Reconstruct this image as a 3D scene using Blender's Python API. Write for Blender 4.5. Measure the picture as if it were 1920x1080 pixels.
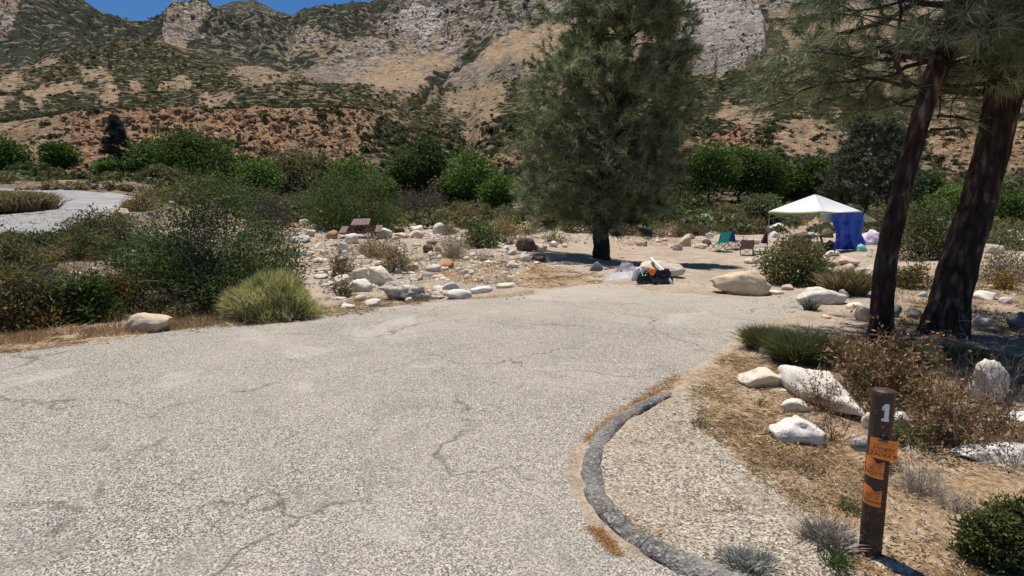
import bpy, bmesh, math, random
import numpy as np
from mathutils import Vector, Matrix

for o in list(bpy.data.objects):
    bpy.data.objects.remove(o)
S = bpy.context.scene
COL = S.collection

# ------------------------------------------------------------------ camera
F = 1000.0                       # focal length in pixels of the 1920 wide photograph
PITCH = math.atan(148 / F)
H = 1.65
cam = bpy.data.cameras.new('camera')
cam.sensor_width = 36.0
cam.lens = 36.0 * F / 1920
cam.clip_start = 0.05
cam.clip_end = 6000
camo = bpy.data.objects.new('camera', cam)
COL.objects.link(camo)
camo.location = (0, 0, H)
camo.rotation_euler = (math.pi / 2 - PITCH, 0, 0)
S.camera = camo

# ------------------------------------------------------------------ sky and sun
SUN_EL = math.radians(75)
SUN_AZ = math.radians(-25)       # direction the light comes from, measured from +Y towards +X
world = bpy.data.worlds.new('World')
S.world = world
world.use_nodes = True
nt = world.node_tree
nt.nodes.clear()
sky = nt.nodes.new('ShaderNodeTexSky')
sky.sky_type = 'NISHITA'
sky.sun_disc = False
sky.sun_elevation = SUN_EL
sky.sun_rotation = SUN_AZ
sky.altitude = 2500
sky.air_density = 1.0
sky.dust_density = 0.0
sky.ozone_density = 4.0
bgn = nt.nodes.new('ShaderNodeBackground')
bgn.inputs[1].default_value = 0.085
outw = nt.nodes.new('ShaderNodeOutputWorld')
hsv = nt.nodes.new('ShaderNodeHueSaturation')
hsv.inputs['Saturation'].default_value = 1.22
nt.links.new(sky.outputs[0], hsv.inputs['Color'])
nt.links.new(hsv.outputs[0], bgn.inputs[0])
nt.links.new(bgn.outputs[0], outw.inputs[0])
sl = bpy.data.lights.new('sun', 'SUN')
sl.energy = 4.9
sl.angle = math.radians(0.53)
sl.color = (1.0, 0.94, 0.855)
so = bpy.data.objects.new('sun', sl)
COL.objects.link(so)
sd = Vector((math.sin(SUN_AZ) * math.cos(SUN_EL), math.cos(SUN_AZ) * math.cos(SUN_EL), math.sin(SUN_EL)))
so.rotation_euler = sd.to_track_quat('Z', 'Y').to_euler()
so.location = (0, 0, 30)
S.view_settings.view_transform = 'Standard'
S.view_settings.look = 'None'
S.view_settings.gamma = 1
S.view_settings.use_curve_mapping = False
S.view_settings.exposure = 0.19
S.cycles.max_bounces = 6
S.cycles.diffuse_bounces = 3
S.cycles.transparent_max_bounces = 8

# ------------------------------------------------------------------ projection helpers
CP, SP = math.cos(PITCH), math.sin(PITCH)
def ray(px, py):
    u = (np.asarray(px, float) - 960) / F
    v = (540 - np.asarray(py, float)) / F
    return u, CP + v * SP, -SP + v * CP
def at(px, py, Y):
    dx, dy, dz = ray(px, py)
    t = Y / dy
    return Vector((float(dx * t), float(Y), float(H + dz * t)))
def proj(x, y, z):
    z = z - H
    d = y * CP - z * SP
    return 960 + F * x / d, 540 - F * (y * SP + z * CP) / d

# ------------------------------------------------------------------ numpy noise
def _h(ix, iy, iz, seed):
    n = (ix.astype(np.int64) * 374761393 + iy.astype(np.int64) * 668265263 + iz.astype(np.int64) * 2147483647 + seed * 1274126177) & 0xFFFFFFFF
    n = ((n ^ (n >> 13)) * 1274126177) & 0xFFFFFFFF
    n = ((n ^ (n >> 15)) * 2246822519) & 0xFFFFFFFF
    return ((n ^ (n >> 16)) & 0xFFFFFF) / float(0xFFFFFF)
def vn(x, y, z=0.0, seed=0):
    x, y, z = np.broadcast_arrays(np.asarray(x, float), np.asarray(y, float), np.asarray(z, float))
    ix, iy, iz = np.floor(x), np.floor(y), np.floor(z)
    fx, fy, fz = x - ix, y - iy, z - iz
    fx, fy, fz = [t * t * t * (t * (t * 6 - 15) + 10) for t in (fx, fy, fz)]
    r = 0
    for a in (0, 1):
        for b in (0, 1):
            for c in (0, 1):
                w = (fx if a else 1 - fx) * (fy if b else 1 - fy) * (fz if c else 1 - fz)
                r = r + w * _h(ix + a, iy + b, iz + c, seed)
    return r * 2 - 1
def fbm(x, y, z=0.0, oct=4, seed=0, gain=0.5):
    s, a, f = 0, 1.0, 1.0
    for i in range(oct):
        s = s + a * vn(x * f, y * f, z * f, seed + i * 17)
        a *= gain
        f *= 2.03
    return s
def ridged(x, y, z=0.0, oct=4, seed=0, gain=0.55):
    s, a, f = 0, 1.0, 1.0
    for i in range(oct):
        s = s + a * (1 - 2 * np.abs(vn(x * f, y * f, z * f, seed + i * 31)))
        a *= gain
        f *= 2.1
    return s
def ss(x, a=0.0, b=1.0):
    t = np.clip((np.asarray(x, float) - a) / (b - a), 0, 1)
    return t * t * (3 - 2 * t)
def inpoly(px, py, poly):
    px, py = np.asarray(px, float), np.asarray(py, float)
    r = np.zeros(px.shape, bool)
    n = len(poly)
    for i in range(n):
        x0, y0 = poly[i]
        x1, y1 = poly[(i + 1) % n]
        if y0 == y1:
            continue
        c = ((y0 > py) != (y1 > py)) & (px < (x1 - x0) * (py - y0) / (y1 - y0) + x0)
        r ^= c
    return r
def segdist(px, py, line):
    px, py = np.asarray(px, float), np.asarray(py, float)
    d = np.full(px.shape, 1e9)
    for (x0, y0), (x1, y1) in zip(line[:-1], line[1:]):
        vx, vy = x1 - x0, y1 - y0
        t = np.clip(((px - x0) * vx + (py - y0) * vy) / (vx * vx + vy * vy + 1e-9), 0, 1)
        d = np.minimum(d, np.hypot(px - x0 - t * vx, py - y0 - t * vy))
    return d

# ------------------------------------------------------------------ pavement outline and the ground's height
def flat(px, py, z=0.0):
    dx, dy, dz = ray(px, py)
    t = (z - H) / dz
    return float(dx * t), float(dy * t)
PAVE_PX = [(-900, 760), (-400, 705), (0, 664), (150, 645), (300, 628), (420, 608), (560, 592), (700, 577), (850, 566), (960, 556),
           (1060, 540), (1130, 532), (1230, 531), (1320, 536), (1430, 552), (1500, 560), (1545, 572), (1500, 592), (1440, 606), (1400, 620), (1370, 655),
           (1320, 690), (1272, 715), (1240, 738), (1180, 775), (1125, 815), (1092, 850), (1082, 890), (1092, 930), (1120, 975),
           (1165, 1015), (1230, 1050), (1330, 1092), (1420, 1130), (1600, 1230), (1900, 1400)]
PAVE = [flat(*p) for p in PAVE_PX] + [(4.0, -6.0), (-12.0, -6.0)]
def poly_signed(x, y, poly):
    d = segdist(x, y, poly + [poly[0]])
    return np.where(inpoly(x, y, poly), -d, d)

def gz(x, y):
    x, y = np.asarray(x, float), np.asarray(y, float)
    yy = np.maximum(y, 1.0)
    a = x / yy
    base = 2.4 * ss(y, 36, 92)
    left = ss(-a, 0.42, 0.74) * np.clip(y - 16, 0, 46) * 0.082
    dip = -0.38 * ss(x, 1.5, 5.0) * ss(y, 13, 21) * (1 - ss(y, 36, 55))
    far = ss(y, 7, 13) * (1 - ss(y, 60, 90))
    dip = dip + 0.42 * np.exp(-((x + 6.4) ** 2 + (y - 23.5) ** 2) / 22.0)
    und = 0.10 * fbm(x / 3.5, y / 3.5, 0.3, 3, 5) * far
    return base + left * (1 - ss(a, -0.3, 0)) + dip + und
def gzf(x, y):
    return float(gz(np.array([x]), np.array([y]))[0])
def G(px, py):
    """where the line of sight through a photograph pixel meets the ground"""
    dx, dy, dz = [float(v) for v in ray(px, py)]
    t = 0.6 * 1.01 ** np.arange(560)
    hgap = H + dz * t - gz(dx * t, dy * t)
    k = np.where(hgap < 0)[0]
    if len(k) == 0 or t[k[0]] > 100:
        return Vector((dx * 90, dy * 90, gzf(dx * 90, dy * 90)))
    k = max(int(k[0]), 1)
    m = t[k - 1] + (t[k] - t[k - 1]) * hgap[k - 1] / (hgap[k - 1] - hgap[k])
    return Vector((dx * m, dy * m, H + dz * m))

# ------------------------------------------------------------------ mesh helpers
def mesh_np(name, verts, faces, col=None, smooth=False, colname='Col'):
    """verts Nx3, faces MxK (all the same size)"""
    verts = np.ascontiguousarray(verts, np.float32)
    faces = np.ascontiguousarray(faces, np.int32)
    me = bpy.data.meshes.new(name)
    m, k = faces.shape
    me.vertices.add(len(verts))
    me.vertices.foreach_set('co', verts.ravel())
    me.loops.add(m * k)
    me.loops.foreach_set('vertex_index', faces.ravel())
    me.polygons.add(m)
    me.polygons.foreach_set('loop_start', np.arange(0, m * k, k, dtype=np.int32))
    try:
        me.polygons.foreach_set('loop_total', np.full(m, k, np.int32))
    except Exception:
        pass
    if smooth:
        me.polygons.foreach_set('use_smooth', np.ones(m, bool))
    me.update(calc_edges=True)
    if col is not None:
        ca = me.color_attributes.new(colname, 'FLOAT_COLOR', 'POINT')
        c = np.ones((len(verts), 4), np.float32)
        c[:, :col.shape[1]] = col
        ca.data.foreach_set('color', c.ravel())
    me.validate()
    return me
def link(name, me, mat=None, parent=None, loc=None):
    o = bpy.data.objects.new(name, me)
    COL.objects.link(o)
    if mat is not None and me is not None and len(me.materials) == 0:
        me.materials.append(mat)
    if parent is not None:
        o.parent = parent
    if loc is not None:
        o.location = loc
    return o
def tag(o, label=None, cat=None, group=None, kind=None):
    if label: o['label'] = label
    if cat: o['category'] = cat
    if group: o['group'] = group
    if kind: o['kind'] = kind
    return o
def empty(name, loc=(0, 0, 0), rz=0.0):
    o = bpy.data.objects.new(name, None)
    COL.objects.link(o)
    o.location = loc
    o.rotation_euler = (0, 0, rz)
    o.empty_display_size = 0.1
    return o
def bm_obj(name, bm, mat, parent=None, smooth=False):
    me = bpy.data.meshes.new(name)
    bm.normal_update()
    bm.to_mesh(me)
    bm.free()
    if smooth:
        for p in me.polygons:
            p.use_smooth = True
    return link(name, me, mat, parent)
def join(parts):
    """parts: list of (verts, faces[, col])"""
    vs, fs, cs, n = [], [], [], 0
    for p in parts:
        vs.append(p[0]); fs.append(p[1] + n)
        if len(p) > 2: cs.append(p[2])
        n += len(p[0])
    return np.concatenate(vs), np.concatenate(fs), (np.concatenate(cs) if cs else None)

def tube_np(pts, rad, sides=6, cap=True):
    """one tube as quads along pts"""
    P = np.asarray(pts, float)
    R = np.asarray(rad, float) * np.ones(len(P))
    n = len(P)
    T = np.gradient(P, axis=0)
    T /= np.linalg.norm(T, axis=1)[:, None] + 1e-9
    up = np.array([0.0, 0, 1]) if abs(T[0][2]) < 0.9 else np.array([1.0, 0, 0])
    A = np.cross(T, up); A /= np.linalg.norm(A, axis=1)[:, None] + 1e-9
    B = np.cross(T, A)
    ang = np.linspace(0, 2 * np.pi, sides, endpoint=False)
    V = P[:, None, :] + R[:, None, None] * (A[:, None, :] * np.cos(ang)[None, :, None] + B[:, None, :] * np.sin(ang)[None, :, None])
    V = V.reshape(-1, 3)
    i, j = np.meshgrid(np.arange(n - 1), np.arange(sides), indexing='ij')
    a = i * sides + j
    b = i * sides + (j + 1) % sides
    Fq = np.stack([a, b, b + sides, a + sides], -1).reshape(-1, 4)
    if cap:
        V = np.concatenate([V, P[:1], P[-1:]])
        c0, c1 = n * sides, n * sides + 1
        jj = np.arange(sides)
        Fc0 = np.stack([np.full(sides, c0), (jj + 1) % sides, jj, jj], -1)
        Fc1 = np.stack([np.full(sides, c1), (n - 1) * sides + jj, (n - 1) * sides + (jj + 1) % sides, (n - 1) * sides + (jj + 1) % sides], -1)
        # caps as triangles need their own list; degenerate quads are dropped by validate, so split
        tri = (np.concatenate([Fc0[:, :3], Fc1[:, :3]]))
        return V, Fq, tri
    return V, Fq, None
def tubes_tri(list_of, sides=4):
    """many thin tubes joined, all triangles"""
    vs, fs, n = [], [], 0
    for pts, rad in list_of:
        V, Q, _ = tube_np(pts, rad, sides, cap=False)
        vs.append(V)
        fs.append(np.concatenate([Q[:, [0, 1, 2]], Q[:, [0, 2, 3]]]) + n)
        n += len(V)
    return np.concatenate(vs), np.concatenate(fs)
def add_box(bm, c, s, M=None):
    r = bmesh.ops.create_cube(bm, size=1.0)
    bmesh.ops.scale(bm, vec=s, verts=r['verts'])
    if M is not None:
        bmesh.ops.transform(bm, matrix=M, verts=r['verts'])
    bmesh.ops.translate(bm, vec=c, verts=r['verts'])
    return r['verts']
def add_bar(bm, a, b, w, h=None, seg=8, r2=None):
    """round bar (h None) or rectangular bar from a to b"""
    a, b = Vector(a), Vector(b)
    d = b - a
    q = d.to_track_quat('Z', 'Y')
    if h is None:
        r = bmesh.ops.create_cone(bm, cap_ends=True, segments=seg, radius1=w, radius2=(r2 if r2 is not None else w), depth=d.length)
        vs = r['verts']
    else:
        r = bmesh.ops.create_cube(bm, size=1.0)
        vs = r['verts']
        bmesh.ops.scale(bm, vec=(w, h, d.length), verts=vs)
    bmesh.ops.transform(bm, matrix=Matrix.Translation((a + b) / 2) @ q.to_matrix().to_4x4(), verts=vs)
    return vs

# ------------------------------------------------------------------ materials
class NT:
    def __init__(s, name):
        s.m = bpy.data.materials.new(name)
        s.m.use_nodes = True
        s.t = s.m.node_tree
        s.t.nodes.clear()
        s.out = s.n('ShaderNodeOutputMaterial')
    def n(s, k, **kw):
        nd = s.t.nodes.new(k)
        for a, b in kw.items():
            if a.startswith('i_'):
                key = a[2:]
                key = int(key) if key.isdigit() else key
                nd.inputs[key].default_value = b
            else:
                setattr(nd, a, b)
        return nd
    def l(s, a, b):
        s.t.links.new(a, b)
    def noise(s, scale, detail=4, rough=0.5, vec=None, dist=0.0):
        nd = s.n('ShaderNodeTexNoise')
        nd.inputs['Scale'].default_value = scale
        nd.inputs['Detail'].default_value = detail
        nd.inputs['Roughness'].default_value = rough
        nd.inputs['Distortion'].default_value = dist
        if vec is not None: s.l(vec, nd.inputs['Vector'])
        return nd.outputs['Fac']
    def vor(s, scale, feat='F1', vec=None, out='Distance', rnd=1.0):
        nd = s.n('ShaderNodeTexVoronoi', feature=feat)
        nd.inputs['Scale'].default_value = scale
        nd.inputs['Randomness'].default_value = rnd
        if vec is not None: s.l(vec, nd.inputs['Vector'])
        return nd.outputs[out]
    def ramp(s, fac, stops, interp='LINEAR'):
        nd = s.n('ShaderNodeValToRGB')
        nd.color_ramp.interpolation = interp
        e = nd.color_ramp.elements
        while len(e) > 1: e.remove(e[-1])
        e[0].position = stops[0][0]; e[0].color = col4(stops[0][1])
        for p, c in stops[1:]:
            x = e.new(p); x.color = col4(c)
        s.l(fac, nd.inputs[0])
        return nd.outputs[0]
    def mix(s, fac, a, b, mode='MIX'):
        nd = s.n('ShaderNodeMix', data_type='RGBA', blend_type=mode)
        for src, i in ((fac, 0), (a, 6), (b, 7)):
            if isinstance(src, (int, float)):
                if i == 0: nd.inputs[0].default_value = src
                else: nd.inputs[i].default_value = (src, src, src, 1)
            elif isinstance(src, tuple):
                nd.inputs[i].default_value = col4(src)
            else:
                s.l(src, nd.inputs[i])
        return nd.outputs[2]
    def math(s, op, a, b=0.0, c=None):
        nd = s.n('ShaderNodeMath', operation=op)
        for i, v in enumerate((a, b) if c is None else (a, b, c)):
            if isinstance(v, (int, float)): nd.inputs[i].default_value = v
            else: s.l(v, nd.inputs[i])
        return nd.outputs[0]
    def coord(s, kind='Object'):
        return s.n('ShaderNodeTexCoord').outputs[kind]
    def geo(s):
        return s.n('ShaderNodeNewGeometry').outputs['Position']
    def bump(s, h, strength=0.5, dist=0.02, normal=None):
        nd = s.n('ShaderNodeBump')
        nd.inputs['Strength'].default_value = strength
        nd.inputs['Distance'].default_value = dist
        s.l(h, nd.inputs['Height'])
        if normal is not None: s.l(normal, nd.inputs['Normal'])
        return nd.outputs[0]
    def principled(s, color, rough=0.8, normal=None, spec=0.3, **kw):
        p = s.n('ShaderNodeBsdfPrincipled')
        if isinstance(color, tuple): p.inputs['Base Color'].default_value = col4(color)
        else: s.l(color, p.inputs['Base Color'])
        if isinstance(rough, (int, float)): p.inputs['Roughness'].default_value = rough
        else: s.l(rough, p.inputs['Roughness'])
        p.inputs['Specular IOR Level'].default_value = spec
        if normal is not None: s.l(normal, p.inputs['Normal'])
        for k, v in kw.items():
            p.inputs[k].default_value = v
        s.l(p.outputs[0], s.out.inputs[0])
        return p
def col4(c):
    if isinstance(c, (int, float)): return (c, c, c, 1)
    return (c[0], c[1], c[2], 1)

def simple_mat(name, color, rough=0.7, spec=0.3, var=0.12, scale=6.0, bump=0.0, metallic=0.0, dist=0.01):
    t = NT(name)
    c = t.coord()
    nz = t.noise(scale, 5, 0.6, c)
    lo = tuple(v * (1 - var) for v in color); hi = tuple(min(1, v * (1 + var)) for v in color)
    cc = t.ramp(nz, [(0.3, lo), (0.7, hi)])
    nrm = t.bump(t.noise(scale * 6, 5, 0.6, c), bump, dist) if bump else None
    t.principled(cc, rough, nrm, spec, Metallic=metallic)
    return t.m

def leaf_mat(name, trans=0.3, rough=0.6, spec=0.10):
    t = NT(name)
    at_ = t.n('ShaderNodeAttribute', attribute_name='Col')
    nz = t.noise(3.0, 3, 0.6, t.coord())
    c = t.mix(1.0, at_.outputs['Color'], t.ramp(nz, [(0.3, 0.8), (0.7, 1.15)]), 'MULTIPLY')
    p = t.n('ShaderNodeBsdfPrincipled')
    t.l(c, p.inputs['Base Color'])
    p.inputs['Roughness'].default_value = rough
    p.inputs['Specular IOR Level'].default_value = spec
    tr = t.n('ShaderNodeBsdfTranslucent')
    t.l(c, tr.inputs[0])
    mx = t.n('ShaderNodeMixShader')
    mx.inputs[0].default_value = trans
    t.l(p.outputs[0], mx.inputs[1]); t.l(tr.outputs[0], mx.inputs[2])
    t.l(mx.outputs[0], t.out.inputs[0])
    return t.m
M_LEAF = leaf_mat('leaf')
M_NEEDLE = leaf_mat('needle', 0.18, 0.5, 0.22)
M_DRY = leaf_mat('dry_plant', 0.2, 0.8, 0.1)
M_TWIG = leaf_mat('twig', 0.0, 0.85, 0.1)

def bark_mat(name, c1, c2, c3, scale=5.0):
    t = NT(name)
    o = t.coord()
    mp = t.n('ShaderNodeMapping'); mp.inputs['Scale'].default_value = (1, 1, 0.28)
    t.l(o, mp.inputs[0])
    nz = t.noise(scale * 2.2, 6, 0.65, mp.outputs[0], 0.6)
    v = t.vor(scale * 2.6, 'F1', mp.outputs[0])
    c = t.ramp(nz, [(0.3, c1), (0.5, c2), (0.72, c3)])
    c = t.mix(t.ramp(v, [(0.25, 0.0), (0.6, 0.75)]), c, c1)
    h = t.math('ADD', nz, t.math('MULTIPLY', v, -0.8))
    t.principled(c, 0.9, t.bump(h, 0.9, 0.03), 0.15)
    return t.m
M_BARK = bark_mat('pine_bark', (0.016, 0.010, 0.008), (0.075, 0.047, 0.034), (0.27, 0.20, 0.16))
M_BARK2 = bark_mat('grey_bark', (0.05, 0.04, 0.03), (0.12, 0.10, 0.085), (0.26, 0.23, 0.2))

def rock_mat(name, bumpd=0.02, dark=0.45):
    """granite: the stone's own colour comes from the object"""
    t = NT(name)
    o = t.coord()
    oi = t.n('ShaderNodeObjectInfo')
    add = t.n('ShaderNodeVectorMath', operation='ADD')
    t.l(o, add.inputs[0])
    cmb = t.n('ShaderNodeCombineXYZ')
    r = t.math('MULTIPLY', oi.outputs['Random'], 40.0)
    for i in range(3): t.l(r, cmb.inputs[i])
    t.l(cmb.outputs[0], add.inputs[1])
    v = add.outputs[0]
    big = t.noise(2.3, 6, 0.62, v, 0.5)
    med = t.noise(9.0, 5, 0.65, v)
    spk = t.noise(60.0, 2, 0.5, v)
    base = t.mix(1.0, oi.outputs['Color'], t.ramp(big, [(0.32, 0.75), (0.5, 1.0), (0.7, 1.12)]), 'MULTIPLY')
    warm = t.mix(t.ramp(med, [(0.5, 0.0), (0.72, 0.4)]), base, (0.40, 0.31, 0.21))
    c = t.mix(t.ramp(spk, [(0.34, 0.5), (0.44, 0.0)]), warm, (0.16, 0.15, 0.14))
    crack = t.vor(2.2, 'DISTANCE_TO_EDGE', v)
    c = t.mix(t.ramp(crack, [(0.0, 0.22), (0.015, 0.0)]), c, (0.16, 0.14, 0.12))
    h = t.math('ADD', t.math('MULTIPLY', med, 0.7), t.math('MULTIPLY', spk, 0.15))
    t.principled(c, 0.85, t.bump(h, 0.8, bumpd), 0.2)
    return t.m
M_ROCK = rock_mat('granite')
def banded_mat():
    t = NT('banded_rock')
    o = t.coord()
    mp = t.n('ShaderNodeMapping'); mp.inputs['Rotation'].default_value = (0.5, 0.35, 0.25)
    mp.inputs['Scale'].default_value = (1, 2.2, 5.5)
    t.l(o, mp.inputs[0])
    w = t.noise(2.6, 6, 0.65, mp.outputs[0], 1.3)
    c = t.ramp(w, [(0.34, (0.07, 0.065, 0.06)), (0.43, (0.34, 0.31, 0.27)), (0.55, (0.58, 0.53, 0.46)), (0.7, (0.74, 0.69, 0.60))])
    t.principled(c, 0.85, t.bump(w, 1.0, 0.06), 0.2)
    return t.m
M_BAND = banded_mat()

def pavement_mat():
    t = NT('weathered_chip_asphalt')
    p = t.geo()
    v = t.n('ShaderNodeTexVoronoi', feature='F1')
    v.inputs['Scale'].default_value = 150
    t.l(p, v.inputs['Vector'])
    sep = t.n('ShaderNodeSeparateColor'); t.l(v.outputs['Color'], sep.inputs[0])
    chip = t.ramp(sep.outputs[0], [(0.0, (0.055, 0.05, 0.045)), (0.28, (0.11, 0.10, 0.09)), (0.36, (0.31, 0.28, 0.24)), (0.65, (0.45, 0.41, 0.355)), (1.0, (0.68, 0.63, 0.55))], 'LINEAR')
    n2 = t.noise(60, 4, 0.7, p)
    chip = t.mix(t.ramp(n2, [(0.36, 0.8), (0.52, 0.0)]), chip, (0.10, 0.088, 0.075))
    big = t.noise(0.55, 6, 0.62, p, 0.4)
    c = t.mix(t.ramp(big, [(0.38, 0.0), (0.66, 0.42)]), chip, (0.44, 0.395, 0.33))
    darkp = t.noise(0.9, 8, 0.75, p, 1.8)
    c = t.mix(t.ramp(darkp, [(0.52, 0.0), (0.66, 0.5)]), c, (0.22, 0.205, 0.185))
    pale = t.noise(0.42, 5, 0.65, p, 1.6)
    c = t.mix(t.ramp(pale, [(0.56, 0.0), (0.66, 0.5)]), c, (0.50, 0.46, 0.40))
    # sandy film towards the camp side
    sx = t.n('ShaderNodeSeparateXYZ'); t.l(p, sx.inputs[0])
    dist = t.math('ADD', sx.outputs[1], t.math('MULTIPLY', big, 4.0))
    c = t.mix(t.ramp(t.math('DIVIDE', dist, 20.0), [(0.45, 0.0), (0.75, 0.65)]), c, (0.52, 0.45, 0.36))
    mp = t.n('ShaderNodeMapping'); mp.inputs['Scale'].default_value = (0.34, 0.5, 0.3)
    wv = t.n('ShaderNodeVectorMath', operation='ADD')
    nzc = t.n('ShaderNodeTexNoise'); nzc.inputs['Scale'].default_value = 1.5; nzc.inputs['Detail'].default_value = 5
    t.l(p, nzc.inputs['Vector'])
    t.l(p, wv.inputs[0]); t.l(nzc.outputs['Color'], wv.inputs[1])
    t.l(wv.outputs[0], mp.inputs[0])
    cr = t.vor(1.0, 'DISTANCE_TO_EDGE', mp.outputs[0])
    gap = t.noise(1.1, 3, 0.5, p)
    crf = t.math('MULTIPLY', t.ramp(cr, [(0.0, 0.8), (0.0028, 0.5), (0.009, 0.0)]), t.ramp(gap, [(0.42, 0.0), (0.55, 1.0)]))
    c = t.mix(crf, c, (0.10, 0.085, 0.07))
    h = t.math('ADD', v.outputs['Distance'], n2)
    t.principled(c, 0.95, t.bump(h, 0.7, 0.006), 0.12)
    return t.m
def kerb_mat():
    t = NT('dark_asphalt')
    p = t.geo()
    v = t.n('ShaderNodeTexVoronoi'); v.inputs['Scale'].default_value = 75; t.l(p, v.inputs['Vector'])
    sep = t.n('ShaderNodeSeparateColor'); t.l(v.outputs['Color'], sep.inputs[0])
    c = t.ramp(sep.outputs[0], [(0.0, (0.05, 0.048, 0.045)), (0.55, (0.14, 0.133, 0.122)), (0.85, (0.21, 0.20, 0.185)), (1.0, (0.36, 0.34, 0.31))])
    c = t.mix(t.ramp(t.noise(2.5, 5, 0.6, p), [(0.4, 0.1), (0.7, 0.6)]), c, (0.34, 0.31, 0.27))
    t.principled(c, 0.95, t.bump(t.math('ADD', v.outputs['Distance'], t.noise(20, 4, 0.6, p)), 0.8, 0.01), 0.12)
    return t.m
def ground_mat():
    """R litter / dry grass, G pale gravel, B dark soil and painted pine shade, A red soil of the slopes"""
    t = NT('sandy_ground')
    p = t.geo()
    a = t.n('ShaderNodeAttribute', attribute_name='Col')
    s = t.n('ShaderNodeSeparateColor'); t.l(a.outputs['Color'], s.inputs[0])
    n1 = t.noise(1.3, 6, 0.65, p)
    n2 = t.noise(22, 5, 0.7, p)
    sand = t.ramp(n1, [(0.3, (0.36, 0.28, 0.20)), (0.5, (0.49, 0.395, 0.30)), (0.7, (0.58, 0.49, 0.39))])
    sand = t.mix(t.ramp(n2, [(0.38, 0.65), (0.55, 0.0)]), sand, (0.22, 0.17, 0.12))
    v = t.n('ShaderNodeTexVoronoi'); v.inputs['Scale'].default_value = 92; t.l(p, v.inputs['Vector'])
    sv = t.n('ShaderNodeSeparateColor'); t.l(v.outputs['Color'], sv.inputs[0])
    grav = t.ramp(sv.outputs[0], [(0.0, (0.10, 0.08, 0.06)), (0.25, (0.24, 0.20, 0.155)), (0.5, (0.43, 0.37, 0.29)), (1.0, (0.70, 0.62, 0.51))])
    grav = t.mix(t.ramp(t.noise(30, 4, 0.7, p), [(0.34, 0.7), (0.5, 0.0)]), grav, (0.12, 0.10, 0.08))
    n3 = t.noise(5, 6, 0.75, p, 0.8)
    n3b = t.noise(1.4, 6, 0.7, p, 0.5)
    lit = t.ramp(n2, [(0.32, (0.13, 0.08, 0.045)), (0.5, (0.33, 0.225, 0.13)), (0.68, (0.55, 0.42, 0.28))])
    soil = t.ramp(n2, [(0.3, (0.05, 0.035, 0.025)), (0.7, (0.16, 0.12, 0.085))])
    def mask(ch, lo=-0.18, hi=0.18):
        x = t.math('ADD', s.outputs[ch], t.math('MULTIPLY', t.math('SUBTRACT', t.math('ADD', t.math('MULTIPLY', n3, .55), t.math('MULTIPLY', n3b, .45)), 0.5), 2.6))
        return t.ramp(x, [(0.3, 0.0), (0.7, 1.0)])
    c = t.mix(mask(1), sand, grav)
    c = t.mix(mask(0), c, lit)
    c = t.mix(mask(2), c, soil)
    h = t.math('ADD', t.math('MULTIPLY', n2, 0.8), v.outputs['Distance'])
    t.principled(c, 0.95, t.bump(h, 0.8, 0.015), 0.1)
    return t.m
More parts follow.
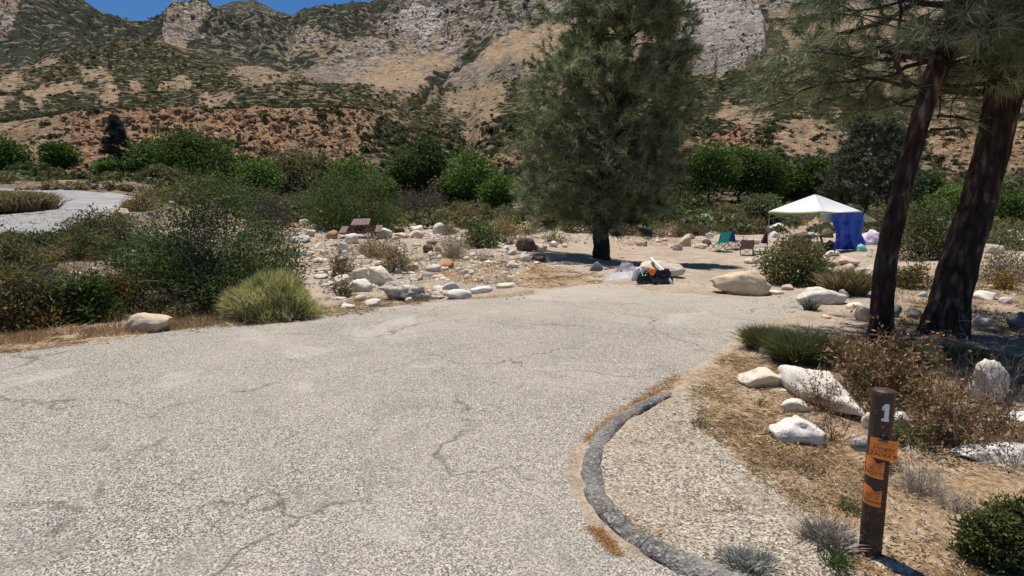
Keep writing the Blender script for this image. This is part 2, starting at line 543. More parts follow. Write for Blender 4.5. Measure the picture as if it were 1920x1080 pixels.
def hill_mat():
    """R scrub cover, G bare rock, B red earth"""
    t = NT('hillside')
    p = t.geo()
    a = t.n('ShaderNodeAttribute', attribute_name='Col')
    s = t.n('ShaderNodeSeparateColor'); t.l(a.outputs['Color'], s.inputs[0])
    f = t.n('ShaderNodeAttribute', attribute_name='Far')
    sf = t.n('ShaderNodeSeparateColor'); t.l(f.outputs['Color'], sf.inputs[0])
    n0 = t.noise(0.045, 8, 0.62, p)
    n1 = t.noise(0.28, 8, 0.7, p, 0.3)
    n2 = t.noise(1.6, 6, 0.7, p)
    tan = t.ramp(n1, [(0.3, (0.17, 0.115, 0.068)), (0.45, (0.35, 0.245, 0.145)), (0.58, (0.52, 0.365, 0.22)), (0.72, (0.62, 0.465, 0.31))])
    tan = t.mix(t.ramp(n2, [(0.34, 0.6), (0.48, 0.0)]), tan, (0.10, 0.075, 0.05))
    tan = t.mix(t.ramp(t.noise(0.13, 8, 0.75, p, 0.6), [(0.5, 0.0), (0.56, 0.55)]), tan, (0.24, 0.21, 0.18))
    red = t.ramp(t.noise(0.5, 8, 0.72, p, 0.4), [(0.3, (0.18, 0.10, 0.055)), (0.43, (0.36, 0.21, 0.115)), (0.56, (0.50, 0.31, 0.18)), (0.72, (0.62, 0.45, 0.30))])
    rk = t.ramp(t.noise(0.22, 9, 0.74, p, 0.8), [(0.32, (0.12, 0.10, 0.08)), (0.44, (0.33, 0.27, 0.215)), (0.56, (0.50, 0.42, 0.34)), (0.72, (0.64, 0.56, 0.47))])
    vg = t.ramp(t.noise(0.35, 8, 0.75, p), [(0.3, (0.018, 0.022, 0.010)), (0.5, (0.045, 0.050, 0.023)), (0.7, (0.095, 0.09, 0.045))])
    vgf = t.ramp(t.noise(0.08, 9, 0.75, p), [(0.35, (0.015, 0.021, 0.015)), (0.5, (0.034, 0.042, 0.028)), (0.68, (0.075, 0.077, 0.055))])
    vg = t.mix(sf.outputs[0], vg, vgf)  # far scrub turns bluer and greyer: distance haze put into its colour
    def cells(scale, warp):
        q = t.n('ShaderNodeTexNoise'); q.inputs['Scale'].default_value = scale * 1.7; q.inputs['Detail'].default_value = 4
        t.l(p, q.inputs['Vector'])
        ad = t.n('ShaderNodeVectorMath', operation='MULTIPLY_ADD')
        t.l(q.outputs['Color'], ad.inputs[0]); ad.inputs[1].default_value = (warp, warp, warp); t.l(p, ad.inputs[2])
        return t.vor(scale, 'F1', ad.outputs[0]), ad.outputs[0]
    cn, wn = cells(0.42, 2.0)
    cf, wf = cells(0.14, 5.0)
    cell = t.mix(sf.outputs[0], cn, cf)
    nm = t.mix(sf.outputs[0], t.noise(0.3, 9, 0.72, p, 0.5), t.noise(0.06, 10, 0.74, p, 0.5))
    rcell = t.mix(sf.outputs[0], t.vor(0.5, 'F1', wn), t.vor(0.11, 'F1', wf))
    rcell2 = t.mix(sf.outputs[0], t.vor(1.3, 'F1', wn), t.vor(0.3, 'F1', wf))
    rk = t.mix(t.ramp(rcell, [(0.45, 0.0), (0.75, 0.75)]), rk, (0.07, 0.06, 0.05))  # shade of the crevices between rock lumps, painted into the colour
    rk = t.mix(t.ramp(rcell2, [(0.42, 0.0), (0.75, 0.7)]), rk, (0.09, 0.075, 0.06))
    red = t.mix(t.ramp(rcell2, [(0.5, 0.0), (0.8, 0.45)]), red, (0.13, 0.075, 0.045))  # same painted crevice shade on the red bank
    def mask(ch, w=0.13, g=2.7):
        x = t.math('ADD', s.outputs[ch], t.math('MULTIPLY', t.math('SUBTRACT', nm, 0.5), g))
        return t.ramp(x, [(0.5 - w, 0.0), (0.5 + w, 1.0)])
    c = t.mix(mask(2), tan, red)
    mp = t.n('ShaderNodeMapping'); mp.inputs['Rotation'].default_value = (0.0, 0.62, 0.0); mp.inputs['Scale'].default_value = (0.05, 0.03, 0.30)
    t.l(p, mp.inputs[0])
    st = t.noise(1.0, 8, 0.72, mp.outputs[0], 0.9)
    rk2 = t.ramp(st, [(0.36, (0.10, 0.085, 0.07)), (0.44, (0.36, 0.31, 0.27)), (0.54, (0.58, 0.52, 0.46)), (0.7, (0.74, 0.69, 0.62))])
    rk = t.mix(t.ramp(s.outputs[1], [(0.95, 0.0), (1.0, 0.0)]), rk, rk2)
    gb = t.ramp(t.math('SUBTRACT', s.outputs[1], 0.5), [(0.5, 0.0), (0.62, 1.0)])
    rk = t.mix(gb, rk, rk2)
    c = t.mix(mask(1), c, rk)
    xv = t.math('ADD', s.outputs[0], t.math('MULTIPLY', t.math('SUBTRACT', nm, 0.5), 2.2))
    xv = t.math('ADD', xv, t.math('MULTIPLY', t.math('SUBTRACT', 0.42, cell), 1.3))
    mv = t.ramp(xv, [(0.48, 0.0), (0.58, 1.0)])
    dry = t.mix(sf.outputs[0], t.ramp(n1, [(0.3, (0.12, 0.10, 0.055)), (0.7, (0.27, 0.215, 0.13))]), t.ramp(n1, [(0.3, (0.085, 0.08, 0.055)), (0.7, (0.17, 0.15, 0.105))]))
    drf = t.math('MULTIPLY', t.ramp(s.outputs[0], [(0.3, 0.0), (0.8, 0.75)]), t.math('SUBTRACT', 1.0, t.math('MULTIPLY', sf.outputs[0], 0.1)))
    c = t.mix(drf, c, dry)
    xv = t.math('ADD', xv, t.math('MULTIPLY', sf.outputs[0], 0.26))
    c = t.mix(mv, c, vg)
    hb = t.math('ADD', n1, t.math('MULTIPLY', n2, 0.3))
    hb = t.math('ADD', hb, t.math('MULTIPLY', mv, t.math('SUBTRACT', 1.0, cell)))
    hb = t.math('SUBTRACT', hb, t.math('MULTIPLY', s.outputs[1], t.math('ADD', rcell, rcell2)))
    t.principled(c, 0.95, t.bump(hb, 1.0, 2.2), 0.05)
    return t.m
M_PAVE, M_KERB, M_GROUND, M_HILL = pavement_mat(), kerb_mat(), ground_mat(), hill_mat()
# ================================================================== TERRAIN
rng = np.random.default_rng(7)
def grid_faces(nr, nc):
    i, j = np.meshgrid(np.arange(nr - 1), np.arange(nc - 1), indexing='ij')
    a = i * nc + j
    return np.stack([a, a + 1, a + nc + 1, a + nc], -1).reshape(-1, 4)
def region(px, py, poly, w=8.0):
    """soft-edged polygon mask in photograph coordinates"""
    d = segdist(px, py, poly + [poly[0]])
    s = np.where(inpoly(px, py, poly), d, -d)
    return ss(s, -w, w)

# ---- near ground
nc, nr = 480, 270
A = np.linspace(-1.75, 1.75, nc)
Yr = 0.55 * (95 / 0.55) ** np.linspace(0, 1, nr)
Y2, A2 = np.meshgrid(Yr, A, indexing='ij')
X2 = A2 * Y2
Z2 = gz(X2, Y2)
sgn = poly_signed(X2, Y2, PAVE)
Zn = 0.018 * fbm(X2 / 0.35, Y2 / 0.35, 1.7, 4, 3) + 0.03 * fbm(X2 / 1.4, Y2 / 1.4, 0.7, 3, 9)
out = ss(sgn, -0.22, 0.03)
Z2 = Z2 - 0.03 * (1 - out) + out * (Zn + 0.022) * (1 - ss(Y2, 40, 70))
PX, PY = proj(X2, Y2, Z2)
PX0, PY0 = PX, PY
PX = PX + 26 * fbm(X2 * .9, Y2 * .9, 0, 4, 31); PY = PY + 12 * fbm(X2 * .9, Y2 * .9, 5, 4, 32)
R_ = np.zeros_like(X2); G_ = np.zeros_like(X2); B_ = np.zeros_like(X2)
R_ += 0.66 * np.exp(-np.clip(sgn, 0, 9) / 0.45) * (PX0 < 1000)
R_ = np.maximum(R_, 0.64 * region(PX, PY, [(1290, 700), (1400, 635), (1560, 620), (2200, 690), (2200, 1300), (1700, 1300), (1560, 1000), (1400, 880), (1310, 800)], 25))
R_ = np.maximum(R_, 0.62 * region(PX, PY, [(790, 500), (900, 488), (1010, 500), (1120, 520), (1120, 532), (950, 535), (800, 520)], 8))
R_ = np.maximum(R_, 0.55 * region(PX, PY, [(530, 455), (620, 455), (620, 500), (540, 500)], 8))
R_ = np.maximum(R_, 0.55 * region(PX, PY, [(1180, 440), (1300, 440), (1300, 462), (1150, 462)], 4))
R_ = np.maximum(R_, 0.5 * region(PX, PY, [(1640, 500), (2200, 480), (2200, 620), (1660, 600)], 12))
R_ = np.maximum(R_, 0.62 * ss(Y2, 32, 50))
G_ = np.maximum(G_, 0.70 * region(PX, PY, [(1245, 742), (1330, 720), (1330, 790), (1400, 870), (1520, 960), (1600, 1080), (1700, 1300), (1400, 1200), (1120, 940), (1092, 880), (1130, 820)], 18))
G_ = np.maximum(G_, 0.62 * region(PX, PY, [(600, 500), (760, 480), (900, 520), (960, 545), (800, 575), (620, 585)], 10))
B_ = np.maximum(B_, 0.6 * region(PX, PY, [(-400, 430), (200, 440), (520, 440), (560, 560), (400, 590), (0, 610), (-400, 640)], 12))
B_ = np.maximum(B_, 0.42 * region(PX, PY, [(1560, 600), (1700, 590), (2200, 590), (2200, 760), (1700, 720), (1500, 660)], 20))  # pool of shade below the leaning pines, darkened into the ground colour
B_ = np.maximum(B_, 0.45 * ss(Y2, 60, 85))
B_ = np.maximum(B_, 0.6 * region(PX, PY, [(-300, 320), (520, 330), (560, 400), (420, 440), (-300, 450)], 15))
V = np.stack([X2, Y2, Z2], -1).reshape(-1, 3)
C = np.stack([R_, G_, B_], -1).reshape(-1, 3)
fc = grid_faces(nr, nc)
# the ground goes on behind and beside the camera
n0 = len(V)
ex = np.array([(-170, 95, 4), (-166.2, 95, 4), (-0.96, 0.55, -0.03), (-300, -200, 0), (300, -200, 0), (0.96, 0.55, -0.03), (166.2, 95, 2), (170, 95, 2), (-300, 95, 4), (300, 95, 2)], float)
V = np.concatenate([V, ex])
C = np.concatenate([C, np.tile([[0.5, 0.2, 0.2]], (len(ex), 1))])
fc = np.concatenate([fc, np.array([[n0 + 8, n0 + 3, n0 + 2, n0 + 1], [n0 + 3, n0 + 4, n0 + 5, n0 + 2], [n0 + 4, n0 + 9, n0 + 6, n0 + 5]])])
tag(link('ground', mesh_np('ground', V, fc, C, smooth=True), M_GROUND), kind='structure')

# ---- weathered parking pavement: one slab with a ragged edge
def ragged(poly, step, amp, seed):
    out = []
    for i in range(len(poly)):
        a, b = np.array(poly[i]), np.array(poly[(i + 1) % len(poly)])
        L = np.hypot(*(b - a)); n = max(1, int(L / step))
        for k in range(n):
            p = a + (b - a) * k / n
            q = amp * fbm(p[0] / 0.5, p[1] / 0.5, 3.3, 3, seed)
            nrm = np.array([-(b - a)[1], (b - a)[0]]) / (L + 1e-9)
            out.append(tuple(p + nrm * q))
    return out
def smooth_poly(poly, it=2):
    for _ in range(it):
        q = []
        for i in range(len(poly)):
            a, b = np.array(poly[i]), np.array(poly[(i + 1) % len(poly)])
            q += [tuple(a * .75 + b * .25), tuple(a * .25 + b * .75)]
        poly = q
    return poly
bm = bmesh.new()
op = ragged(smooth_poly(PAVE), 0.09, 0.07, 21)
top = [bm.verts.new((x, y, 0.012)) for x, y in op]
bot = [bm.verts.new((x, y, -0.06)) for x, y in op]
bm.faces.new(top)
for i in range(len(top)):
    j = (i + 1) % len(top)
    bm.faces.new((top[j], top[i], bot[i], bot[j]))
bmesh.ops.recalc_face_normals(bm, faces=bm.faces)
bmesh.ops.triangulate(bm, faces=bm.faces[:])
tag(bm_obj('pavement', bm, M_PAVE), kind='structure')

# ---- kerb: a low rolled asphalt berm, broken into sections by cracks
def polyline(pts, step):
    P = np.array(pts, float)
    for _ in range(3):
        Q = [P[0]]
        for a, b in zip(P[:-1], P[1:]):
            Q += [a * .75 + b * .25, a * .25 + b * .75]
        Q.append(P[-1]); P = np.array(Q)
    s = np.concatenate([[0], np.cumsum(np.linalg.norm(np.diff(P, axis=0), axis=1))])
    t = np.arange(0, s[-1], step)
    return np.stack([np.interp(t, s, P[:, k]) for k in range(P.shape[1])], -1), s[-1]
KC = [flat(*p) for p in [(1252, 742), (1195, 772), (1152, 802), (1124, 834), (1109, 870), (1109, 908), (1122, 948), (1155, 990), (1208, 1028), (1280, 1064), (1370, 1102), (1480, 1150), (1700, 1260)]]
kc, kl = polyline(KC, 0.02)
kerb_root = empty('kerb', (kc[len(kc) // 2][0], kc[len(kc) // 2][1], 0))
tag(kerb_root, kind='structure')
def at_px(px, py):
    p = np.array(flat(px, py)); return int(np.argmin(np.hypot(*(kc - p).T)))
cuts = [0, at_px(1140, 975), at_px(1215, 1032), at_px(1400, 1115), len(kc) - 1]
for si in range(4):
    seg = kc[cuts[si] + (0 if si == 0 else 0):cuts[si + 1] + 1]
    T = np.gradient(seg, axis=0); T /= np.linalg.norm(T, axis=1)[:, None]
    N = np.stack([-T[:, 1], T[:, 0]], -1)
    prof = np.array([(-1, -.03), (-.97, .012), (-.8, .034), (-.55, .052), (-.25, .061), (.05, .062), (.35, .055), (.65, .042), (.88, .026), (1, -.03)])
    V = []
    for k in range(len(seg)):
        gi = cuts[si] + k
        w = 0.040 + 0.030 * ss(gi * 0.02, 0, 1.6)
        h = (0.3 + 0.7 * ss(gi * 0.02, 0, 0.7)) * .68
        endf = 1.0
        dd = min(k, len(seg) - 1 - k)
        if dd < 2 and gi > 5: endf = 0.75 if dd == 0 else 0.93
        for q, (u, z) in enumerate(prof):
            p = seg[k] + N[k] * u * w * (1 + 0.16 * vn(gi * 0.11, q * 0.9, 0, 4))
            V.append((p[0], p[1], 0.024 + max(z, -.05) * h * endf + 0.012 * vn(p[0] * 11, p[1] * 11, 0, 6) + 0.007 * vn(p[0] * 30, p[1] * 30, 0, 7) + 0.004 * vn(p[0] * 60, p[1] * 60, 0, 8)))
    V = np.array(V)
    if si < 3:  # leave an open crack between sections
        V[-len(prof):, :2] -= (T[-1] * 0.004)
    o = link('kerb_section', mesh_np('kerb_section', V, grid_faces(len(seg), len(prof)), smooth=True), M_KERB, kerb_root)
    o.matrix_parent_inverse = Matrix.Translation(-Vector(kerb_root.location))

# ---- the road at the left, climbing round a grassy island
inner = [(-500, 440), (-250, 425), (-60, 412), (0, 405), (40, 399), (70, 391), (90, 383), (97, 376), (93, 369), (86, 363), (74, 360.5), (50, 359.5), (0, 359), (-100, 358), (-400, 358)]
outer = [(-500, 560), (-250, 500), (-60, 465), (20, 450), (110, 440), (190, 418), (245, 396), (266, 380), (262, 372), (235, 367), (180, 361), (90, 356), (0, 353.5), (-100, 352), (-400, 352)]
def resample(P, n):
    P = np.array(P, float)
    s = np.linspace(0, len(P) - 1, n)
    return np.stack([np.interp(s, np.arange(len(P)), P[:, k]) for k in range(P.shape[1])], -1)
I3 = resample([G(*p)[:] for p in inner], 90); O3 = resample([G(*p)[:] for p in outer], 90)
rows = []
for t in np.linspace(0, 1, 12):
    P = I3 * (1 - t) + O3 * t
    P[:, 2] = gz(P[:, 0], P[:, 1]) + 0.05
    rows.append(P)
V = np.concatenate(rows)
def road_mat():
    t = NT('pale_road_asphalt')
    p = t.geo()
    c = t.ramp(t.noise(0.35, 7, 0.7, p, 0.6), [(0.35, (0.24, 0.235, 0.23)), (0.55, (0.31, 0.30, 0.29)), (0.7, (0.40, 0.385, 0.36))])
    cr = t.vor(0.22, 'DISTANCE_TO_EDGE', p)
    c = t.mix(t.ramp(cr, [(0.0, 0.5), (0.02, 0.0)]), c, (0.12, 0.11, 0.1))
    t.principled(c, 0.95, t.bump(t.noise(20, 4, 0.7, p), 0.4, 0.01), 0.1)
    return t.m
M_ROAD = road_mat()
tag(link('road', mesh_np('road', V, grid_faces(12, 90), smooth=True), M_ROAD), kind='structure')

# ---- bluff, foothills and mountains
nc = 900
A = np.linspace(-1.3, 1.3, nc)
KN = [  # (distance, [(px, py)...])
    (70, None),
    (92, [(-400, 352), (0, 346), (200, 346), (400, 348), (600, 350), (800, 352), (1000, 352), (1300, 350), (1600, 345), (2300, 340)]),
    (121, [(-400, 236), (0, 230), (60, 222), (120, 213), (200, 209), (300, 207), (400, 206), (560, 203), (640, 203), (690, 210), (740, 240), (800, 262), (880, 285), (895, 240), (940, 230), (1000, 228), (1100, 232), (1200, 240), (1340, 243), (1450, 238), (1560, 246), (1700, 255), (1920, 225), (2300, 215)]),
    (138, [(-400, 233), (0, 228), (200, 207.5), (560, 201.5), (640, 201), (690, 204), (740, 228), (800, 244), (880, 266), (895, 228), (940, 222), (1000, 218), (1100, 218), (1200, 222), (1340, 224), (1450, 214), (1560, 222), (1700, 228), (1920, 195), (2300, 185)]),
    (230, [(-400, 170), (0, 168), (150, 150), (400, 158), (560, 168), (700, 185), (800, 200), (880, 218), (900, 190), (960, 172), (1100, 165), (1300, 170), (1450, 150), (1560, 160), (1700, 160), (1920, 125), (2300, 105)]),
    (330, [(-400, 130), (0, 140), (100, 112), (170, 92), (200, 83), (250, 77), (300, 80), (335, 95), (430, 122), (500, 135), (560, 148), (640, 160), (720, 172), (800, 182), (850, 176), (900, 150), (960, 125), (1100, 118), (1300, 125), (1450, 95), (1600, 80), (1920, 60), (2300, 50)]),
    (410, [(-400, 150), (0, 155), (150, 120), (250, 98), (300, 98), (430, 130), (500, 138), (560, 142), (640, 148), (720, 152), (800, 158), (850, 150), (900, 118), (960, 88), (1100, 70), (1300, 80), (1450, 55), (1600, 35), (1920, 0), (2300, -10)]),
    (590, [(-400, 20), (0, 60), (150, 80), (250, 82), (300, 78), (340, 76), (400, 82), (450, 92), (520, 92), (600, 85), (700, 74), (780, 76), (850, 60), (950, 18), (1050, -20), (1300, -40), (1600, -60), (1920, -80), (2300, -90)]),
    (820, [(-400, -150), (0, -55), (100, -28), (150, 0), (175, 14), (205, 29), (235, 38), (262, 40), (295, 37), (320, 29), (345, 19), (370, 10), (390, 10), (410, 16), (440, 26), (500, 40), (545, 33), (565, 22), (600, 12), (650, 8), (690, 4), (720, -6), (760, -30), (820, -70), (1000, -150), (1300, -200), (1920, -230), (2300, -230)]),
    (900, [(-400, -130), (0, -35), (150, 18), (262, 55), (345, 40), (380, 32), (440, 42), (500, 52), (600, 30), (700, 20), (820, -50), (1000, -130), (1300, -180), (1920, -210), (2300, -210)]),
    (1250, [(-400, 120), (300, 100), (370, 50), (400, 20), (420, 10), (435, 3), (448, 0), (462, 1), (478, 2), (492, 9), (508, 17), (522, 24), (540, 28), (560, 40), (640, 90), (2300, 100)]),
    (1500, [(-400, 300), (2300, 300)]),
]
NROW = [14, 74, 12, 44, 58, 10, 52, 78, 6, 34, 3]
def knot(k):
    Yk, pts = KN[k]
    Yk = np.full(nc, float(Yk))
    if pts is None:
        return Yk, gz(A * Yk, Yk) - 0.6
    P = np.array(pts, float)
    dx, dy, dz = ray(P[:, 0], P[:, 1])
    e = np.interp(A, dx / dy, dz / dy)
    kk = np.ones(5) / 5 if k not in (8, 10) else np.ones(3) / 3
    e = np.convolve(np.pad(e, len(kk) // 2, 'edge'), kk, 'valid')
    return Yk, H + e * Yk
Ys, Zs = [], []
for k in range(len(KN) - 1):
    y0, z0 = knot(k); y1, z1 = knot(k + 1)
    n = NROW[k]
    for t in np.arange(n) / n:
        Ys.append(y0 + (y1 - y0) * t); Zs.append(z0 + (z1 - z0) * t)
y1, z1 = knot(len(KN) - 1); Ys.append(y1); Zs.append(z1)
Y3, Z3 = np.array(Ys), np.array(Zs)
X3 = A[None, :] * Y3
PX, PY = proj(X3, Y3, Z3)
kid = np.repeat(np.arange(len(NROW)), NROW); kid = np.append(kid, len(NROW) - 1)
K3 = np.broadcast_to(kid[:, None], X3.shape)
wx = PX + 16 * fbm(PX / 60, PY / 40, K3 * 1.0, 3, 11)
wy = PY + 10 * fbm(PX / 60, PY / 40, K3 * 1.0, 3, 12)
wx = wx + 9 * fbm(PX / 16, PY / 10, K3 * 1.0, 3, 13)
wy = wy + 6 * fbm(PX / 16, PY / 10, K3 * 1.0, 3, 14)
veg = np.full(X3.shape, 0.8); rock = np.full(X3.shape, 0.1); red = np.zeros(X3.shape)
def paint(poly, v=None, r=None, e=None, ks=None, w=11):
    global veg, rock, red
    m = region(wx, wy, poly, w)
    if ks is not None:
        m = m * np.isin(K3, ks)
    if v is not None: veg = veg * (1 - m) + v * m
    if r is not None: rock = rock * (1 - m) + r * m
    if e is not None: red = red * (1 - m) + e * m
# bluff
paint([(-600, 150), (705, 150), (715, 215), (700, 400), (-600, 400)], .18, .12, 1.0, [1])
paint([(-600, 200), (120, 200), (150, 260), (110, 330), (-600, 330)], .36, .15, .35, [1])
paint([(540, 200), (700, 200), (700, 350), (560, 350)], .3, .25, .6, [1])
paint([(100, 290), (180, 250), (300, 330), (250, 350), (100, 350)], .1, .3, 1.0, [1])
paint([(700, 205), (890, 270), (890, 380), (690, 380)], .78, .1, .1, [0, 1, 2])
paint([(885, 330), (888, 262), (905, 232), (960, 220), (1010, 235), (1010, 330)], .12, .3, 1.0, [1, 2])
paint([(1010, 225), (2500, 200), (2500, 380), (1010, 380)], .66, .2, .35, [1, 2])
paint([(1320, 255), (1420, 250), (1420, 350), (1320, 350)], .3, .2, .9, [1])
paint([(-600, 190), (720, 190), (720, 220), (-600, 240)], .8, .0, 0, [2])
veg = np.where((K3 == 2) & (Y3 < 125.5) & (np.abs(PX - 480) < 190), .05, veg)
# foothills
paint([(-600, 120), (20, 135), (100, 112), (40, 160), (-600, 190)], .5, 0, 0, [3, 4])
for pl in ([(35, 182), (60, 160), (110, 146), (160, 148), (175, 165), (130, 185), (60, 195)], [(165, 195), (185, 172), (212, 176), (205, 196)],
           [(180, 152), (190, 140), (212, 146), (205, 158)], [(225, 178), (230, 162), (262, 168), (266, 180)], [(310, 140), (340, 136), (345, 150), (318, 150)],
           [(-60, 178), (0, 150), (30, 140), (28, 155), (-10, 172)], [(70, 125), (105, 120), (105, 130), (75, 133)], [(140, 140), (200, 120), (205, 128), (150, 147)],
           [(-200, 215), (-20, 190), (40, 200), (0, 212)], [(370, 178), (425, 180), (425, 190), (372, 192)], [(300, 165), (350, 160), (352, 172), (305, 176)], [(265, 150), (285, 150), (285, 158), (262, 158)]):
    paint(pl, .12, .1, 0, [3, 4], 4)
paint([(425, 150), (440, 122), (500, 118), (560, 128), (570, 150), (530, 160), (560, 175), (600, 180), (480, 182), (430, 165)], .22, .35, 0, [3, 4])
paint([(690, 215), (760, 215), (780, 235), (720, 245)], .45, .2, .1, [2, 3])
paint([(850, 260), (880, 225), (900, 235), (880, 268)], .3, .2, .3, [1, 2, 3])
# mid slope right of the fan
paint([(555, 145), (600, 120), (680, 105), (760, 80), (800, 60), (900, 80), (870, 130), (780, 168), (700, 172)], .27, .72, 0, [3, 4, 5, 6])
paint([(640, 150), (720, 130), (800, 110), (860, 110), (820, 160), (720, 175)], .15, .35, 0, [3, 4, 5, 6])
paint([(800, 205), (850, 150), (900, 105), (960, 60), (1040, 0), (1120, 0), (1050, 200), (930, 225), (890, 225), (840, 215)], .2, .3, 0, [2, 3, 4, 5, 6, 7])
paint([(810, 195), (840, 160), (880, 125), (905, 120), (870, 160), (840, 195)], .05, .9, 0, [2, 3, 4, 5, 6])
paint([(895, 140), (960, 100), (980, 130), (930, 160)], .2, .9, 0, [3, 4, 5, 6])
paint([(780, 190), (785, 162), (830, 130), (850, 112), (875, 108), (850, 140), (812, 180)], .97, 0, 0, [2, 3, 4, 5, 6, 7], 3)
paint([(855, 110), (850, 88), (900, 68), (945, 40), (990, 10), (1000, 20), (950, 60), (890, 100)], .9, .1, 0, [4, 5, 6, 7], 3)
paint([(805, 205), (840, 165), (865, 150), (858, 170), (830, 200)], .85, .1, 0, [2, 3, 4, 5], 3)
paint([(940, 190), (960, 150), (1010, 130), (1010, 260), (960, 290), (900, 290), (920, 240)], .8, .1, 0, [1, 2, 3, 4])
# right, behind the trees
paint([(1100, 60), (1300, 0), (1600, -100), (2400, -100), (2400, 240), (1560, 170), (1440, 150), (1300, 140), (1100, 150)], .3, .4, .2, [3, 4, 5, 6, 7])
paint([(1265, 150), (1440, 140), (1560, 160), (1520, 205), (1400, 195), (1290, 215)], .82, 0, 0, [2, 3, 4])
paint([(1240, 150), (1340, 145), (1560, 165), (1600, 205), (1480, 215), (1350, 210), (1260, 225)], .95, 0, 0, [2, 3, 4])
paint([(1350, 225), (1370, 195), (1440, 185), (1430, 215), (1395, 245)], .14, .1, .2, [1, 2, 3, 4])
paint([(1450, 270), (1490, 225), (1560, 205), (1580, 290), (1490, 310)], .16, .2, .35, [1, 2, 3])
paint([(1700, 220), (1800, 190), (2200, 160), (2200, 340), (1750, 330)], .22, .25, .5, [1, 2, 3])
OUT = [(1285, 10), (1340, 2), (1402, 22), (1432, 60), (1436, 132), (1405, 150), (1368, 152), (1330, 136), (1295, 112), (1268, 70), (1262, 30)]
paint(OUT, .03, 1.3, 0, [3, 4, 5, 6], 3)
paint([(1440, 20), (1412, 20), (1436, 60), (1440, 140), (1420, 160), (1460, 165), (1470, 100)], .9, 0, 0, [3, 4, 5, 6], 4)
# upper mountains
paint([(-600, -200), (150, -20), (262, 42), (330, 60), (300, 95), (-600, 160)], .88, .2, 0, [6, 7])
paint([(-20, 30), (30, 12), (42, 45), (30, 75), (-20, 80)], .3, .9, 0, [6, 7])
paint([(-60, 10), (10, 5), (60, 18), (30, 30), (-60, 35)], .5, .2, 0, [6, 7])
paint([(296, 82), (298, 68), (330, 55), (345, 35), (365, 15), (385, 8), (402, 20), (396, 45), (385, 62), (375, 72), (350, 92), (318, 92)], .08, .75, 0, [5, 6, 7], 3)
paint([(470, 95), (480, 60), (520, 40), (560, 60), (540, 100)], .6, .8, 0, [6, 7])
paint([(400, 40), (470, 10), (540, 30), (560, 110), (500, 120), (410, 110)], .72, .8, 0, [6, 7, 9])
paint([(550, 110), (570, 60), (640, 45), (650, 75), (600, 110)], .34, .7, 0, [6, 7])
paint([(560, 25), (650, 10), (760, -20), (780, 10), (700, 50), (640, 85), (600, 55)], .86, .4, 0, [6, 7])
paint([(700, 40), (760, 10), (860, -40), (1100, -200), (2400, -300), (2400, 0), (1100, 40), (900, 60), (800, 80), (740, 90)], .34, .85, 0, [5, 6, 7])
paint([(745, 60), (770, 40), (822, 25), (838, 50), (828, 78), (770, 80)], .15, 1.1, 0, [5, 6, 7])
paint([(880, 0), (960, -20), (960, 20), (900, 28)], .8, .4, 0, [6, 7])

# relief
far = ss(Y3, 350, 600)
mid = ss(Y3, 125, 180) * (1 - far)
rk = ss(rock, .3, .8)
dz = mid * (3.0 * fbm(X3 / 38, Y3 / 60, 0, 3, 41) + 0.9 * ridged(X3 / 9, Y3 / 12, 0, 4, 42) * (0.35 + rk) + 1.0 * rk * ridged(X3 / 16, Y3 / 16, Z3 / 10, 3, 49))
dz = dz + far * (9 * fbm(X3 / 110, Y3 / 170, 0, 3, 43) + 7 * ridged(X3 / 60, Y3 / 190, 0, 3, 44) + 2.4 * ridged(X3 / 20, Y3 / 26, Z3 / 18, 4, 45) * (.5 + 1.3 * rk)
                 + 1.6 * ridged(X3 / 9, Y3 / 11, Z3 / 9, 3, 46) * rk)
lock = np.where(K3 >= 8, 0.35, 1.0) * (1 - 0.55 * np.exp(-((Y3 - 820) / 45.0) ** 2))
dz = dz * lock
def carve(line, w, depth, ks):
    global dz
    d = segdist(wx * .5 + PX * .5, wy * .5 + PY * .5, line)
    dz = dz - depth * Y3 * np.exp(-(d / w) ** 2) * np.isin(K3, ks)
carve([(760, 215), (800, 175), (850, 125), (905, 78), (960, 42), (1010, 0)], 11, .016, [3, 4, 5, 6, 7])
carve([(806, 195), (850, 150), (905, 108), (1000, 45), (1080, -20)], 9, -.012, [3, 4, 5, 6, 7])
carve([(300, 100), (275, 70), (265, 42)], 16, .012, [6, 7])
carve([(300, 85), (345, 40), (385, 5)], 18, -.016, [6, 7])
carve([(560, 140), (530, 90), (545, 30)], 16, .018, [6, 7])
carve([(470, 120), (450, 70), (430, 40)], 10, .012, [6, 7])
carve([(640, 100), (660, 60), (690, 20)], 9, .010, [6, 7])
carve([(735, 80), (735, 50), (790, 5)], 8, .012, [6, 7])
carve([(838, 85), (835, 40), (850, 0)], 6, .016, [6, 7])
carve([(60, 120), (90, 60), (130, 0)], 14, .012, [6, 7])
carve([(170, 95), (180, 60), (190, 30)], 12, .008, [6, 7])
om = region(PX, PY, OUT, 5) * np.isin(K3, [3, 4, 5, 6])
dz = dz + om * (0.020 * Y3 + 2.6 * ridged(X3 / 16 + Z3 / 22, Z3 / 4.2 + X3 / 11, Y3 / 50, 4, 47))
Z4 = Z3 + dz
